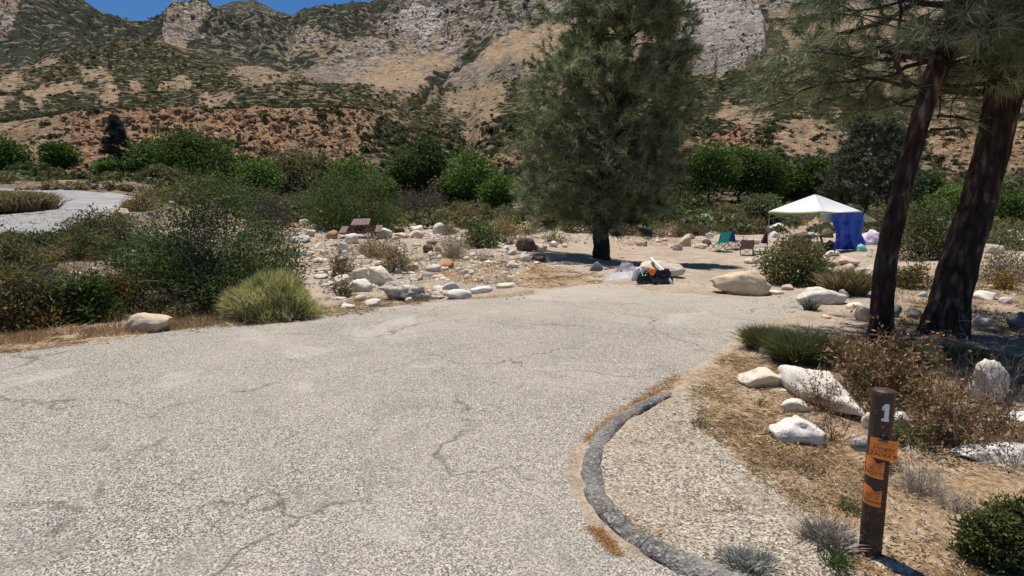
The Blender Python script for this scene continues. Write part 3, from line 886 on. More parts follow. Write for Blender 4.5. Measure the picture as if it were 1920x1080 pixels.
# the eroded bank: pushed in and out horizontally
bl = (K3 == 1) * ss(Y3, 92, 96) * (1 - ss(Y3, 119.5, 121)) * np.maximum(ss(red, .2, .7), .35)
Y4 = Y3 - bl * (1.7 * ridged(X3 / 9, Z3 / 12, 0, 3, 51) + 0.75 * ridged(X3 / 2.6, Z3 / 2.3, 0, 4, 52) + .35 * vn(X3 / .7, Z3 / .7, 0, 53))
Z4 = Z4 + bl * (0.6 * ridged(X3 / 2.0, Z3 / 1.6, .5, 3, 54))
V = np.stack([X3, Y4, Z4], -1)
C = np.clip(np.stack([veg, rock, red], -1), 0, 1.5)
def hill_part(name, k0, k1):
    r0 = sum(NROW[:k0]); r1 = sum(NROW[:k1])
    v = V[r0:r1 + 1].reshape(-1, 3); c = C[r0:r1 + 1].reshape(-1, 3)
    me = mesh_np(name, v, grid_faces(r1 + 1 - r0, nc), c, smooth=True)
    fa = me.color_attributes.new('Far', 'FLOAT_COLOR', 'POINT')
    fv = np.repeat(ss(v[:, 1], 260, 520)[:, None], 4, 1).astype(np.float32)
    fa.data.foreach_set('color', fv.ravel())
    return tag(link(name, me, M_HILL), kind='structure')
hill_part('river_bluff', 0, 3)
hill_part('foothills', 3, 5)
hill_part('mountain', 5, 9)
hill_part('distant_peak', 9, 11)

# ---- far scrub: clumps of leaf-sized faces spread over the slopes (nobody could count it)
def fuzz(cen, rad, n, leaf, col, cvar=0.25, flat_=0.75):
    """clumps at cen (Nx3) with radius rad (N): n small triangles each"""
    N = len(cen)
    d = rng.normal(size=(N, n, 3)); d /= np.linalg.norm(d, axis=2)[:, :, None]
    d[:, :, 2] = np.abs(d[:, :, 2]) * 1.0 - 0.15
    r = rad[:, None] * (0.55 + 0.5 * rng.random((N, n)))
    p = cen[:, None, :] + d * r[:, :, None] * np.array([1, 1, flat_])
    s = (leaf * rad)[:, None] * (0.6 + 0.8 * rng.random((N, n)))
    u = rng.normal(size=(N, n, 3)); u /= np.linalg.norm(u, axis=2)[:, :, None]
    w = np.cross(d + 0.6 * rng.normal(size=(N, n, 3)), u); w /= np.linalg.norm(w, axis=2)[:, :, None] + 1e-9
    tri = np.stack([p + u * s[:, :, None], p - u * s[:, :, None] * .5 + w * s[:, :, None] * .87, p - u * s[:, :, None] * .5 - w * s[:, :, None] * .87], 2)
    c = col[:, None, None, :] * (1 + cvar * (rng.random((N, n, 1, 1)) * 2 - 1)) * np.ones((1, 1, 3, 1))
    V = tri.reshape(-1, 3)
    return V, np.arange(len(V)).reshape(-1, 3), c.reshape(-1, 3)
def pick(mask, n):
    w = mask.ravel().astype(float); w = w / w.sum()
    return rng.choice(len(w), n, replace=False, p=w)
vis = (np.abs(A)[None, :] < 1.12) * (K3 < 8) * (K3 != 5)
cov = vis * ss(veg + 0.5 * fbm(X3 / 9, Y3 / 14, 0, 3, 61), .35, .95)
parts = []
def scatter_hill(kset, n, rpx, nf, cols, minveg=0.03):
    m = (cov + minveg * vis) * np.isin(K3, kset)
    idx = pick(m, n)
    p = V.reshape(-1, 3)[idx].copy()
    p += rng.normal(size=p.shape) * np.array([.8, .5, 0])
    r = rpx[0] + (rpx[1] - rpx[0]) * rng.random(n) ** 1.8
    r = r * p[:, 1] / 1000
    p[:, 2] += r * 0.1
    cs = np.array(cols)[rng.integers(0, len(cols), n)] * (0.75 + 0.5 * rng.random((n, 1)))
    parts.append(fuzz(p, r, nf, 0.42, cs))
OL = [(0.09, 0.10, 0.036), (0.065, 0.077, 0.028), (0.115, 0.11, 0.05), (0.05, 0.065, 0.025), (0.13, 0.115, 0.06)]
GR = [(0.045, 0.058, 0.034), (0.065, 0.075, 0.045), (0.038, 0.048, 0.032), (0.08, 0.085, 0.055)]  # greyed scrub of the far slopes, haze included in the colour
scatter_hill([1], 1700, (3, 9.5), 28, OL, 0.12)
scatter_hill([0], 1100, (4, 9), 34, OL, 0.2)
scatter_hill([2], 2600, (3, 7.5), 24, OL)
scatter_hill([3], 3600, (2, 5.5), 20, OL, 0.10)
scatter_hill([4], 2600, (2, 4.5), 16, OL + GR, 0.10)
scatter_hill([6, 7], 6500, (1.2, 3.4), 9, GR, 0.08)
v, f, c = join(parts)
tag(link('hillside_scrub', mesh_np('hillside_scrub', v, f, c), M_LEAF), kind='stuff', label='olive and dark green chaparral scattered over the dry slopes', cat='scrub')
# rubble on the bank and outcrops
def rubble(name, mask, n, rpx, col, sinkf=0.3):
    idx = pick(mask, n)
    p = V.reshape(-1, 3)[idx]
    r = (rpx[0] + (rpx[1] - rpx[0]) * rng.random(n) ** 3) * p[:, 1] / 1000
    base = ICO1[0]
    sc = r[:, None] * np.array([1.0, 1.0, .75]) * (0.6 + .8 * rng.random((n, 3)))
    q = base[None] * sc[:, None, :] * (1 + .35 * rng.normal(size=(n, len(base), 1)) * .5)
    th = rng.random(n) * 6.28
    cth, sth = np.cos(th)[:, None], np.sin(th)[:, None]
    q = np.stack([q[..., 0] * cth - q[..., 1] * sth, q[..., 0] * sth + q[..., 1] * cth, q[..., 2]], -1) + p[:, None, :]
    F_ = ICO1[1][None] + (np.arange(n) * len(base))[:, None, None]
    cc = np.array(col)[rng.integers(0, len(col), n)][:, None, :] * (0.7 + .6 * rng.random((n, 1, 1))) * np.ones((1, len(base), 1))
    return q.reshape(-1, 3), F_.reshape(-1, 3), cc.reshape(-1, 3)
def ico(sub):
    bm = bmesh.new(); bmesh.ops.create_icosphere(bm, subdivisions=sub, radius=1)
    v = np.array([x.co[:] for x in bm.verts]); f = np.array([[y.index for y in x.verts] for x in bm.faces]); bm.free()
    return v, f
ICO1, ICO2, ICO3, ICO4 = ico(1), ico(2), ico(3), ico(4)
t_ = NT('loose_stone'); a_ = t_.n('ShaderNodeAttribute', attribute_name='Col')
cs_ = t_.mix(1.0, a_.outputs['Color'], t_.ramp(t_.noise(3, 5, .7, t_.geo()), [(.3, .65), (.7, 1.15)]), 'MULTIPLY')
t_.principled(cs_, .9, t_.bump(t_.noise(14, 4, .6, t_.geo()), .5, .02), .15)
M_STONE = t_.m
rb = [rubble('r', (K3 == 1) * ss(red, .3, .9) * (np.abs(A)[None, :] < 1.1), 3200, (1.0, 5.5), [(0.30, 0.18, 0.10), (0.22, 0.12, 0.07), (0.38, 0.26, 0.17), (0.15, 0.09, 0.06)]),
      rubble('r', (K3 > 2) * (K3 < 8) * ss(rock, .5, 1) * (veg < .5) * (np.abs(A)[None, :] < 1.1) * (PY > -20), 3000, (.9, 3.4), [(0.42, 0.36, 0.30), (0.34, 0.30, 0.26), (0.5, 0.44, 0.37), (0.22, 0.19, 0.16)])]
v, f, c = join(rb)
tag(link('slope_rubble', mesh_np('slope_rubble', v, f, c), M_STONE), kind='stuff', label='loose broken rock lying over the bluff and slopes', cat='rubble')
# ================================================================== BOULDERS
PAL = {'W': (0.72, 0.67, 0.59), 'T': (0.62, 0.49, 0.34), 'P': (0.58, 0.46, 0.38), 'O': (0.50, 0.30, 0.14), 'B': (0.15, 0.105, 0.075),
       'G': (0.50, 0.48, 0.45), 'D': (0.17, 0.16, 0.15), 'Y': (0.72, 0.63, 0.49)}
def rock_mesh(seed, sub=3, rough=0.10, cuts=7, flatb=0.0):
    r = np.random.default_rng(seed)
    v, f = {1: ICO1, 2: ICO2, 3: ICO3, 4: ICO4}[sub]
    v = v.copy()
    for _ in range(cuts):
        n = r.normal(size=3); n /= np.linalg.norm(n)
        d = 0.58 + 0.3 * r.random()
        k = np.maximum(0, v @ n - d)
        v = v - n * (k * 0.95)[:, None]
    o = r.random(3) * 50
    nn = fbm(v[:, 0] * 1.3 + o[0], v[:, 1] * 1.3 + o[1], v[:, 2] * 1.3 + o[2], 4, seed % 91)
    v = v * (1 + rough * nn)[:, None]
    if sub >= 4:
        v = v * (1 + 0.035 * fbm(v[:, 0] * 3.2 + o[0], v[:, 1] * 3.2, v[:, 2] * 3.2, 2, 5) + 0.022 * ridged(v[:, 0] * 6 + o[0], v[:, 1] * 6, v[:, 2] * 6, 3, 3))[:, None]
    v = v / np.abs(v).max(axis=0)
    return v, f
def boulder(x0, y0, x1, y1, colk, label, name='boulder', tilt=0.0, depth=0.8, sub=3, rough=0.17, cuts=11, mat=None, smooth=True, dims=None, pos=None, sink=0.0, group=None, yaw=None, cat='boulder'):
    b = G((x0 + x1) / 2, y1)
    Y = b.y
    w = (x1 - x0) * Y / F / 2
    dep = w * depth
    Yc = Y + dep * 0.75
    w = (x1 - x0) * Yc / F / 2 * 0.99
    dep = w * depth
    ph = math.atan2(H, Yc)
    hh = max((y1 - y0) * Yc / F, 0.02)
    # visible height = full height * cos + part of the depth * sin
    h = max(0.30 * w, (hh - dep * 1.25 * math.sin(ph)) / math.cos(ph)) * 1.15
    cx = ((x0 + x1) / 2 - 960) / F * (Yc * CP + (H - 0) * SP) 
    if dims: w, dep, h = dims
    if pos: cx, Yc = pos
    seed = int(x0 * 7 + y0 * 13) % 9973
    v, f = rock_mesh(seed, sub, rough if sub < 4 or rough > .3 else min(max(rough, .12), .14), cuts + 2)
    v = v * np.array([w, dep, h / 2 * 1.15])
    ca, sa = math.cos(tilt), math.sin(tilt)
    v = np.stack([v[:, 0] * ca + v[:, 2] * sa, v[:, 1], -v[:, 0] * sa + v[:, 2] * ca], -1)
    me = mesh_np(name, v, f, smooth=smooth)
    z = gzf(cx, Yc) + h / 2 * 0.74 - sink
    o = link(name, me, mat or M_ROCK, None, (cx, Yc, z))
    if yaw: o.rotation_euler = (0, 0, yaw)
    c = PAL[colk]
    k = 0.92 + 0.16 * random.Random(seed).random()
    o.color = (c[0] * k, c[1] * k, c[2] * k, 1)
    tag(o, label, cat, group)
    return o
random.seed(3)
BT = [
 (1331,500,1441,550,'T','long tan boulder lying at the far edge of the pavement',dict(sub=4,depth=.42,tilt=.0,yaw=-.30,cuts=5,rough=.12,sink=.08)),
 (1181,488,1283,522,'Y','big rounded cream boulder behind the heap of black bags',dict(sub=4,depth=.5,cuts=4)),
 (1488,538,1587,573,'W','long pale boulder dappled by pine shade at the right edge of the pavement',dict(sub=4,depth=.45,cuts=4)),
 (1572,543,1590,561,'Y','small cream stone tucked against the end of the dappled pale boulder',{}),
 (1588,567,1626,584,'Y','low flat cream stone just left of the nearer pine trunk',{}),
 (1605,574,1640,606,'T','tan rounded boulder touching the left foot of the nearer pine trunk',dict(sub=4)),
 (1464,533,1490,546,'P','small pinkish stone under the rounded shrub by the long tan boulder',{}),
 (1436,542,1472,553,'Y','thin flat cream stone right of the long tan boulder',{}),
 (1538,589,1559,601,'T','small tan stone on bare earth left of the nearer pine',{}),
 (1538,631,1569,651,'T','tan stone among the dark grass clumps in pine shade',{}),
 (1422,649,1453,669,'Y','small cream stone at the foot of the dark grass clump',{}),
 (1379,683,1474,731,'Y','rounded tan boulder nearest the pavement, beside the elongated grey-white one',dict(sub=4,depth=.7,cuts=4)),
 (1478,688,1606,786,'W','elongated grey-white boulder sloping down toward the brown post',dict(sub=4,cuts=1,dims=(.20,.56,.30),pos=(2.66,4.42),yaw=.10)),
 (1612,765,1642,812,'W','white block partly hidden behind the brown post',dict(sub=3)),
 (1435,776,1558,840,'W','flat-topped white boulder lowest of the group left of the post',dict(sub=4,depth=.7,cuts=9,tilt=.12)),
 (1462,742,1516,780,'Y','broken cream slab between the elongated boulder and the flat-topped one',dict(depth=.8)),
 (1457,727,1492,741,'Y','thin cream stone left of the elongated grey-white boulder',{}),
 (1594,816,1636,856,'G','grey striped rock close behind the post at the height of the upper tag',dict(mat='band')),
 (1808,674,1880,762,'W','tall white boulder behind bare twigs at the right',dict(sub=4,depth=.7,cuts=6)),
 (1785,748,1826,796,'P','pinkish stone behind the brown-leaved bush',{}),
 (1876,770,1960,798,'W','white slab at the right border under crossing dead branches',dict(depth=.7)),
 (1782,822,1962,882,'W','broad white slab under the dead branches at the right border',dict(sub=4,depth=.5,cuts=9)),
 (1594,1000,1630,1040,'W','pale stone against the left foot of the brown post',{}),
 (1606,1030,1700,1092,'T','flat tan rock in the ground at the foot of the brown post',dict(dims=(.12,.09,.045),pos=(1.76,2.24))),
 (1668,770,1705,812,'W','small white rock just right of the post behind dry stems',{}),
 (1718,546,1738,561,'G','small grey stone between the two pine trunks',{}),
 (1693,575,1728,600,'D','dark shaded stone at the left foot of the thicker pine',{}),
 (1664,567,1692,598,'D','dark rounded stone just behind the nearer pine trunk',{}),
 (1822,543,1868,566,'W','pale speckled stone in the sun right of the thicker pine',{}),
 (1869,555,1895,572,'W','white stone beside the pale speckled one right of the pines',{}),
 (1822,592,1862,612,'W','pale wedge of rock lit inside the pine shade at the right',dict(cuts=10)),
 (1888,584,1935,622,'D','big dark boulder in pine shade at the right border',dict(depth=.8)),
 (1838,459,1880,477,'Y','long cream boulder in the scrub right of the thicker pine',{}),
 (1668,509,1690,522,'Y','small cream stone seen between the pine trunks among orange weeds',{}),
 (1900,407,1924,424,'P','pinkish boulder far off at the right border',{}),
 (1742,411,1788,429,'P','flat stack of pinkish rock between the two pines',dict(cuts=10)),
 (1878,430,1910,441,'Y','distant cream stone in the bushes at the right',{}),
 (1546,470,1576,482,'Y','cream stone at the foot of the blue tarp',{}),
 (1566,480,1612,500,'P','pinkish grey slab below the blue tarp',dict(cuts=9)),
 (1537,484,1572,500,'T','tan slab below and left of the blue tarp',dict(cuts=9)),
 (1578,492,1604,520,'T','upright tan slab leaning below the tarp',dict(cuts=9)),
 (1556,505,1598,528,'T','sloping tan slab just right of the rounded shrub',dict(cuts=9,tilt=.3)),
 (1439,420,1472,436,'W','flat white ledge seen under the canopy roof at the left',dict(cuts=10,depth=.6)),
 (1442,432,1462,446,'W','white stone under the left part of the canopy',{}),
 (1410,449,1427,459,'T','tan stone in front of the brown triangle chair',{}),
 (1395,484,1423,495,'Y','flat cream stone in the bare sand between the chairs and the long boulder',{}),
 (1322,437,1338,448,'W','white stone behind the teal chair',{}),
 (1315,449,1334,462,'B','brown stone left of the teal chair',{}),
 (1300,457,1330,468,'T','low tan slab in front of the brown stone near the teal chair',dict(cuts=9)),
 (1270,442,1302,463,'T','largest tan boulder left of the camp chairs',dict(cuts=6)),
 (1261,457,1281,471,'P','small grey-pink boulder before the largest tan one left of the chairs',{}),
 (1283,439,1303,449,'P','low pink-brown stone behind the largest tan boulder left of the chairs',{}),
 (1226,449,1241,456,'Y','small cream stone on the open sand right of the pine shadow',{}),
 (1186,421,1214,437,'W','white boulder in the weeds right of the pine trunk',{}),
 (1155,408,1176,419,'W','pale stone in shade just right of the pine trunk',{}),
 (1190,448,1206,462,'T','tan stone, left one of a touching pair right of the pine trunk',{}),
 (1204,451,1216,463,'P','pinkish stone, right one of a touching pair right of the pine trunk',{}),
 (1104,491,1131,512,'D','grey round stone in the pine shadow at the trunk foot',{}),  # dark grey here has the pine's shade in the stone colour
 (1029,452,1047,465,'W','white stone on the sand left of the pine trunk',{}),
 (1052,456,1066,465,'Y','small cream stone between the sand patch and the pine',{}),
 (998,459,1027,472,'Y','flat cream boulder left of the sand patch under the pine',{}),
 (964,446,1005,472,'B','dark brown weathered stump-like rock in the middle of the riverbed',dict(rough=.25,cuts=9)),
 (974,472,996,492,'Y','cream boulder below the dark brown rock',{}),
 (996,476,1026,492,'B','dark red-brown stone at the left tip of the pine shadow',{}),
 (948,491,974,505,'W','white oval stone on the orange litter left of the pine shadow',{}),
 (940,461,956,472,'Y','small cream boulder left of the dark brown rock',{}),
 (952,468,968,480,'G','grey stone in front of the small cream boulder',{}),
 (1005,418,1025,430,'Y','rounded cream boulder on the far side of the sand, left one of two',{}),
 (1011,423,1031,436,'W','white boulder on the far side of the sand, right one of two',{}),
 (961,386,980,396,'W','far white boulder before the green trees left of the pine',{}),
 (910,403,927,416,'W','round white boulder in olive weeds near the dark tent',{}),
 (941,388,956,395,'Y','far small cream stone right of the dark tent',{}),
 (811,419,840,440,'W','tall pointed white boulder in the middle of the riverbed',dict(cuts=5)),
 (767,423,795,436,'W','low white boulder left of the tall pointed one',{}),
 (766,432,796,448,'Y','wide cream boulder with a split face left of the tall pointed one',dict(cuts=9)),
 (741,436,766,448,'T','tan flat stone right of the big white block by the table',{}),
 (739,427,761,437,'B','brown wedge of rock right of the picnic table',{}),
 (705,424,737,448,'W','big white block just right of the picnic table',dict(cuts=8)),
 (647,439,675,458,'W','white boulder directly in front of the picnic table',{}),
 (631,453,657,474,'W','white boulder in front and left of the one before the table',{}),
 (610,432,637,450,'O','orange-tan boulder just left of the picnic table',dict(cuts=9)),
 (599,465,618,481,'W','white pyramid stone left of the straw-coloured bush',dict(cuts=9)),
 (537,469,592,482,'W','long low white stone beside the big dark shrub',dict(depth=.3,cuts=8)),
 (586,483,608,495,'Y','split cream stone below the long low white one',dict(cuts=9)),
 (546,442,588,458,'G','flat grey boulder at the right edge of the big dark shrub',{}),
 (570,430,594,444,'T','tan stone on the pile above the flat grey boulder',{}),
 (576,421,601,435,'Y','cream rounded boulder topping the pile by the dark shrub',{}),
 (560,412,583,425,'Y','cream boulder second from the top of the pile by the dark shrub',{}),
 (566,403,582,413,'Y','small cream boulder farthest back in the pile by the dark shrub',{}),
 (586,514,617,524,'Y','flat pale stone right above the yellow-green bush',{}),
 (657,501,694,526,'Y','rounded cream boulder, middle one of the leaning group of four',{}),
 (687,500,739,537,'Y','large cream boulder, right and tallest of the leaning group of four',dict(sub=4,cuts=5)),
 (620,513,660,537,'Y','cream boulder, left one of the leaning group of four',dict(sub=4,cuts=5)),
 (651,523,700,551,'W','white oval boulder, front one of the leaning group of four',dict(sub=4,cuts=3)),
 (643,502,660,513,'G','small grey stone behind the leaning group of four boulders',{}),
 (707,530,812,567,'G','wide folded dark and pale striped rock by the pavement edge',dict(mat='band',depth=.5,sub=4,rough=.34,cuts=12,tilt=.1)),
 (681,559,719,576,'W','pale pyramid stone at the pavement edge left of the striped rock',dict(cuts=8)),
 (662,552,693,568,'P','pinkish stone behind the pale pyramid stone at the edge',{}),
 (637,568,667,581,'W','bright white chip of rock at the pavement edge right of the yellow-green bush',dict(cuts=9)),
 (622,556,652,565,'G','dark grey slab right of the yellow-green bush',dict(cuts=9)),
 (757,557,774,569,'W','small white stone in front of the striped rock',{}),
 (797,495,831,512,'W','grey-white oval boulder beside the orange one',{}),
 (814,488,857,506,'O','rust-orange boulder in the riverbed',dict(cuts=8)),
 (762,492,786,507,'T','tan stone half hidden in the straw-coloured bush',{}),
 (864,504,891,519,'Y','cream boulder lying right of the grey-white oval one',{}),
 (792,459,817,477,'B','brown boulder left of the grey twiggy bush',{}),
 (799,450,822,460,'B','low brown slab behind the brown boulder',dict(cuts=9)),
 (815,462,830,476,'P','pinkish round stone touching the brown boulder',{}),
 (862,433,877,444,'P','small pink-brown stone left of the dark green riverbed shrub',{}),
 (829,529,862,547,'G','grey-white boulder behind the pair at the pavement edge',{}),
 (834,541,888,562,'W','wide white boulder at the pavement edge right of the striped rock',dict(cuts=5)),
 (880,535,928,552,'W','white dome of rock at the pavement edge farther right',dict(cuts=4)),
 (928,528,972,545,'Y','cream boulder with dry grass on it at the pavement edge',{}),
 (812,534,836,545,'Y','small cream stone between the striped rock and the white pair',{}),
 (238,586,330,624,'T','smooth tan boulder half buried in dry grass at the left pavement edge',dict(sub=4,cuts=3,depth=.6)),
 (214,462,266,500,'G','big lichen-grey boulder under the left side of the dark shrub',dict(sub=4)),
 (210,391,252,406,'T','flat sunlit tan boulder beside the road bend',dict(depth=.5)),
 (279,395,296,407,'W','small pale boulder right of the flat tan one by the road',{}),
 (110,510,126,521,'P','small pink stone on the ground behind the left bushes',{}),
 (134,507,152,516,'W','small white stone on the ground behind the left bushes',{}),
 (318,379,332,386,'Y','far cream stone in dry brush right of the road bend',{}),
]
for x0, y0, x1, y1, ck, lab, kw in BT:
    kw = dict(kw)
    if kw.get('mat') == 'band': kw['mat'] = M_BAND
    small = (x1 - x0) < 30
    boulder(x0, y0, x1, y1, ck, lab, sub=kw.pop('sub', 2 if small and False else 3), name='stone' if small else 'boulder', cat='stone' if small else 'boulder', **kw)

# repeats of the riverbed: small boulders no one can tell apart, zone by zone
VAR = []
for s in range(10):
    v, f = rock_mesh(500 + s, 2 if s > 5 else 3, .12, 8)
    VAR.append(mesh_np('stone', v, f, smooth=True)); VAR[-1].materials.append(M_ROCK)
ZONES = [
 ([(800, 388), (1000, 386), (1060, 410), (1000, 440), (900, 450), (850, 440)], 44, (4, 11), 'small pale stone among the olive weeds at the far side of the riverbed', 'far riverbed stones among weeds'),
 ([(560, 405), (620, 410), (640, 440), (600, 470), (550, 465)], 20, (5, 13), 'small cream stone in the scatter beside the dark shrub', 'stones scattered beside the dark shrub'),
 ([(740, 440), (960, 450), (960, 490), (900, 520), (760, 500), (740, 470)], 46, (5, 15), 'small pale stone lying loose in the middle riverbed', 'loose stones of the middle riverbed'),
 ([(600, 485), (660, 480), (760, 515), (840, 520), (960, 530), (820, 556), (760, 530), (620, 560)], 44, (6, 18), 'small flat pale stone near the pavement edge in the riverbed', 'flat stones along the pavement edge'),
 ([(1140, 420), (1300, 435), (1330, 452), (1260, 468), (1140, 455)], 14, (5, 11), 'small tan stone edging the bare sand behind the pine', 'stones edging the bare sand'),
 ([(1540, 465), (1640, 470), (1640, 530), (1570, 535)], 16, (7, 16), 'small tan stone in the rocky bank below the tarp', 'stones of the bank below the tarp'),
 ([(1690, 420), (1980, 420), (1980, 560), (1850, 540), (1720, 560), (1700, 480)], 28, (5, 15), 'small pale stone in the dry scrub right of the pines', 'stones in the scrub right of the pines'),
 ([(1040, 480), (1180, 480), (1180, 515), (1100, 520), (1020, 505)], 14, (5, 12), 'small grey stone lying in the shadow of the pine', 'stones in the pine shadow'),
 ([(1400, 650), (1700, 680), (1900, 700), (1900, 900), (1680, 860), (1500, 800)], 36, (9, 30), 'small white rock under the dry bush behind the post', 'rocks under the dry bush'),
 ([(960, 398), (1120, 400), (1100, 440), (1040, 440), (970, 425)], 16, (5, 11), 'small cream stone beyond the sand patch left of the pine', 'stones beyond the sand patch'),
]
rr = random.Random(11)
boxes = [(a[0], a[1], a[2], a[3]) for a in BT]
import re
def short(lab):
    w = re.split(r' (?:lying|tucked|left|right|under|just|on|at|nearest|sloping|partly|lowest|between|close|in|seen|far|of|touching|by|beside|behind|among|before|below|leaning|from|topping|farthest|with|directly|beyond|near|half|and|second|nearer|above|running|off) |, ', lab)[0]
    return w
CN_ = {'W': 'white', 'Y': 'cream', 'T': 'tan', 'P': 'pinkish', 'G': 'grey'}
used_labels = {}
for poly, n, (s0, s1), lab, grp in ZONES:
    k = 0
    xs = [p[0] for p in poly]; ys = [p[1] for p in poly]
    tries = 0
    while k < n and tries < 2000:
        tries += 1
        px, py = rr.uniform(min(xs), max(xs)), rr.uniform(min(ys), max(ys))
        if not bool(inpoly(px, py, poly)): continue
        if any(b[0] - 2 < px < b[2] + 2 and b[1] < py < b[3] + 2 for b in boxes): continue
        p = G(px, py)
        r = (s0 + (s1 - s0) * rr.random() ** 1.6) * p.y / F / 2 * 1.4
        o = link('stone', VAR[rr.randrange(10)], None, None, (p.x, p.y, p.z + r * .18))
        o.scale = (r * rr.uniform(.85, 1.4), r * rr.uniform(.7, 1.1), r * rr.uniform(.6, 1.0))
        o.rotation_euler = (rr.uniform(-.2, .2), rr.uniform(-.2, .2), rr.uniform(0, 6.28))
        ck = rr.choice('WWYYYTPG'); c = PAL[ck]; q = rr.uniform(.8, 1.1)
        nb = min(BT, key=lambda a: math.hypot((a[0] + a[2]) / 2 - px, (a[3] - py) * 2.5))
        dx_, dy_ = px - (nb[0] + nb[2]) / 2, py - nb[3]
        rel = ('left of' if dx_ < 0 else 'right of') if abs(dx_) > (nb[2] - nb[0]) * .5 else ('in front of' if dy_ > 0 else 'behind')
        near = math.hypot(dx_, dy_)
        sz = 'tiny' if r * 2 * F / p.y < (s0 + s1) * .5 else 'small'
        lab2 = '%s %s stone %s the %s %s' % (sz, CN_[ck], rel, short(nb[5]), grp.split(' ', 1)[1] if grp.split(' ', 1)[1].split()[0] in ('of', 'in', 'under', 'among', 'beside', 'along', 'beyond', 'edging') else '')
        lab2 = ' '.join(lab2.split()[:16])
        used_labels.setdefault(lab2, [])
        o.color = (c[0] * q, c[1] * q, c[2] * q, 1)
        tag(o, lab2, 'stone', grp)
        used_labels[lab2].append((px, o))
        k += 1

ORD = ['leftmost', 'second from the left', 'third from the left', 'fourth from the left', 'fifth from the left', 'sixth from the left']
for lab_, lst in used_labels.items():
    if len(lst) > 1:
        lst.sort(key=lambda q: q[0])
        for i_, (_, o_) in enumerate(lst[:6]):
            o_['label'] = ' '.join(lab_.split()[:11]) + ', ' + ORD[i_]
# gravel and pebbles: one sheet of loose stones
def pebbles(poly, n, s0, s1, cols, base=ICO1):
    P = []
    xs = [p[0] for p in poly]; ys = [p[1] for p in poly]
    while len(P) < n:
        px = rng.uniform(min(xs), max(xs), n); py = rng.uniform(min(ys), max(ys), n)
        m = inpoly(px, py, poly)
        for a, b in zip(px[m], py[m]):
            # flat estimate then drop onto the ground
            x, y = flat(a, b, 0.0 if b > 470 else -0.1) if b > 405 else (None, None)
            if x is None: continue
            P.append((x, y))
            if len(P) >= n: break
    P = np.array(P); z = gz(P[:, 0], P[:, 1])
    r = (s0 + (s1 - s0) * rng.random(n) ** 3) * P[:, 1] / F / 2
    sc = r[:, None] * (0.6 + .8 * rng.random((n, 3))) * np.array([1, 1, .6])
    q = base[0][None] * sc[:, None, :] * (1 + .18 * rng.normal(size=(n, len(base[0]), 1)))
    q = q + np.concatenate([P, (z + r * .1 + .012)[:, None]], 1)[:, None, :]
    F_ = base[1][None] + (np.arange(n) * len(base[0]))[:, None, None]
    cc = np.array(cols)[rng.integers(0, len(cols), n)][:, None, :] * (0.75 + .4 * rng.random((n, 1, 1))) * np.ones((1, len(base[0]), 1))
    return q.reshape(-1, 3), F_.reshape(-1, 3), cc.reshape(-1, 3)
SC0 = 0
SC = [PAL['W'], PAL['Y'], PAL['T'], PAL['P'], PAL['G'], PAL['B']]
pb = [pebbles([(560, 410), (760, 440), (960, 440), (1010, 500), (960, 540), (830, 558), (640, 575), (560, 470)], 700, 5, 16, [PAL['W'], PAL['Y'], PAL['Y'], PAL['T'], PAL['G']], ICO2), pebbles([(740, 400), (1100, 398), (1090, 440), (960, 460), (760, 440)], 260, 4, 10, [PAL['W'], PAL['Y'], PAL['T']], ICO2),
      pebbles([(560, 470), (960, 440), (1000, 520), (960, 540), (830, 558), (640, 575), (600, 540)], 3800, 2, 10, SC),
      pebbles([(540, 412), (1100, 408), (1100, 450), (960, 470), (560, 480)], 2300, 2, 9, SC),
      pebbles([(1010, 520), (1500, 545), (1560, 565), (1480, 590), (1300, 540), (1000, 545)], 500, 1.2, 3.5, SC),
      pebbles([(1120, 430), (1440, 470), (1440, 520), (1330, 500), (1140, 480)], 500, 1.2, 4, SC),
      pebbles([(1500, 460), (1980, 440), (1980, 620), (1700, 620), (1560, 560)], 1100, 1.8, 8, SC),
      pebbles([(1250, 740), (1480, 640), (1900, 720), (1980, 1100), (1400, 1150), (1130, 950), (1100, 880)], 1500, 2.0, 9, SC),
      pebbles([(-50, 655), (550, 585), (1000, 540), (1000, 560), (500, 610), (-50, 690)], 900, 1.2, 5, SC),
      pebbles([(-100, 480), (240, 480), (240, 540), (-100, 540)], 260, 2, 7, SC)]
v, f, c = join(pb)
tag(link('riverbed_gravel', mesh_np('riverbed_gravel', v, f, c), M_STONE), kind='stuff', label='loose gravel and pebbles over the sandy ground', cat='gravel')
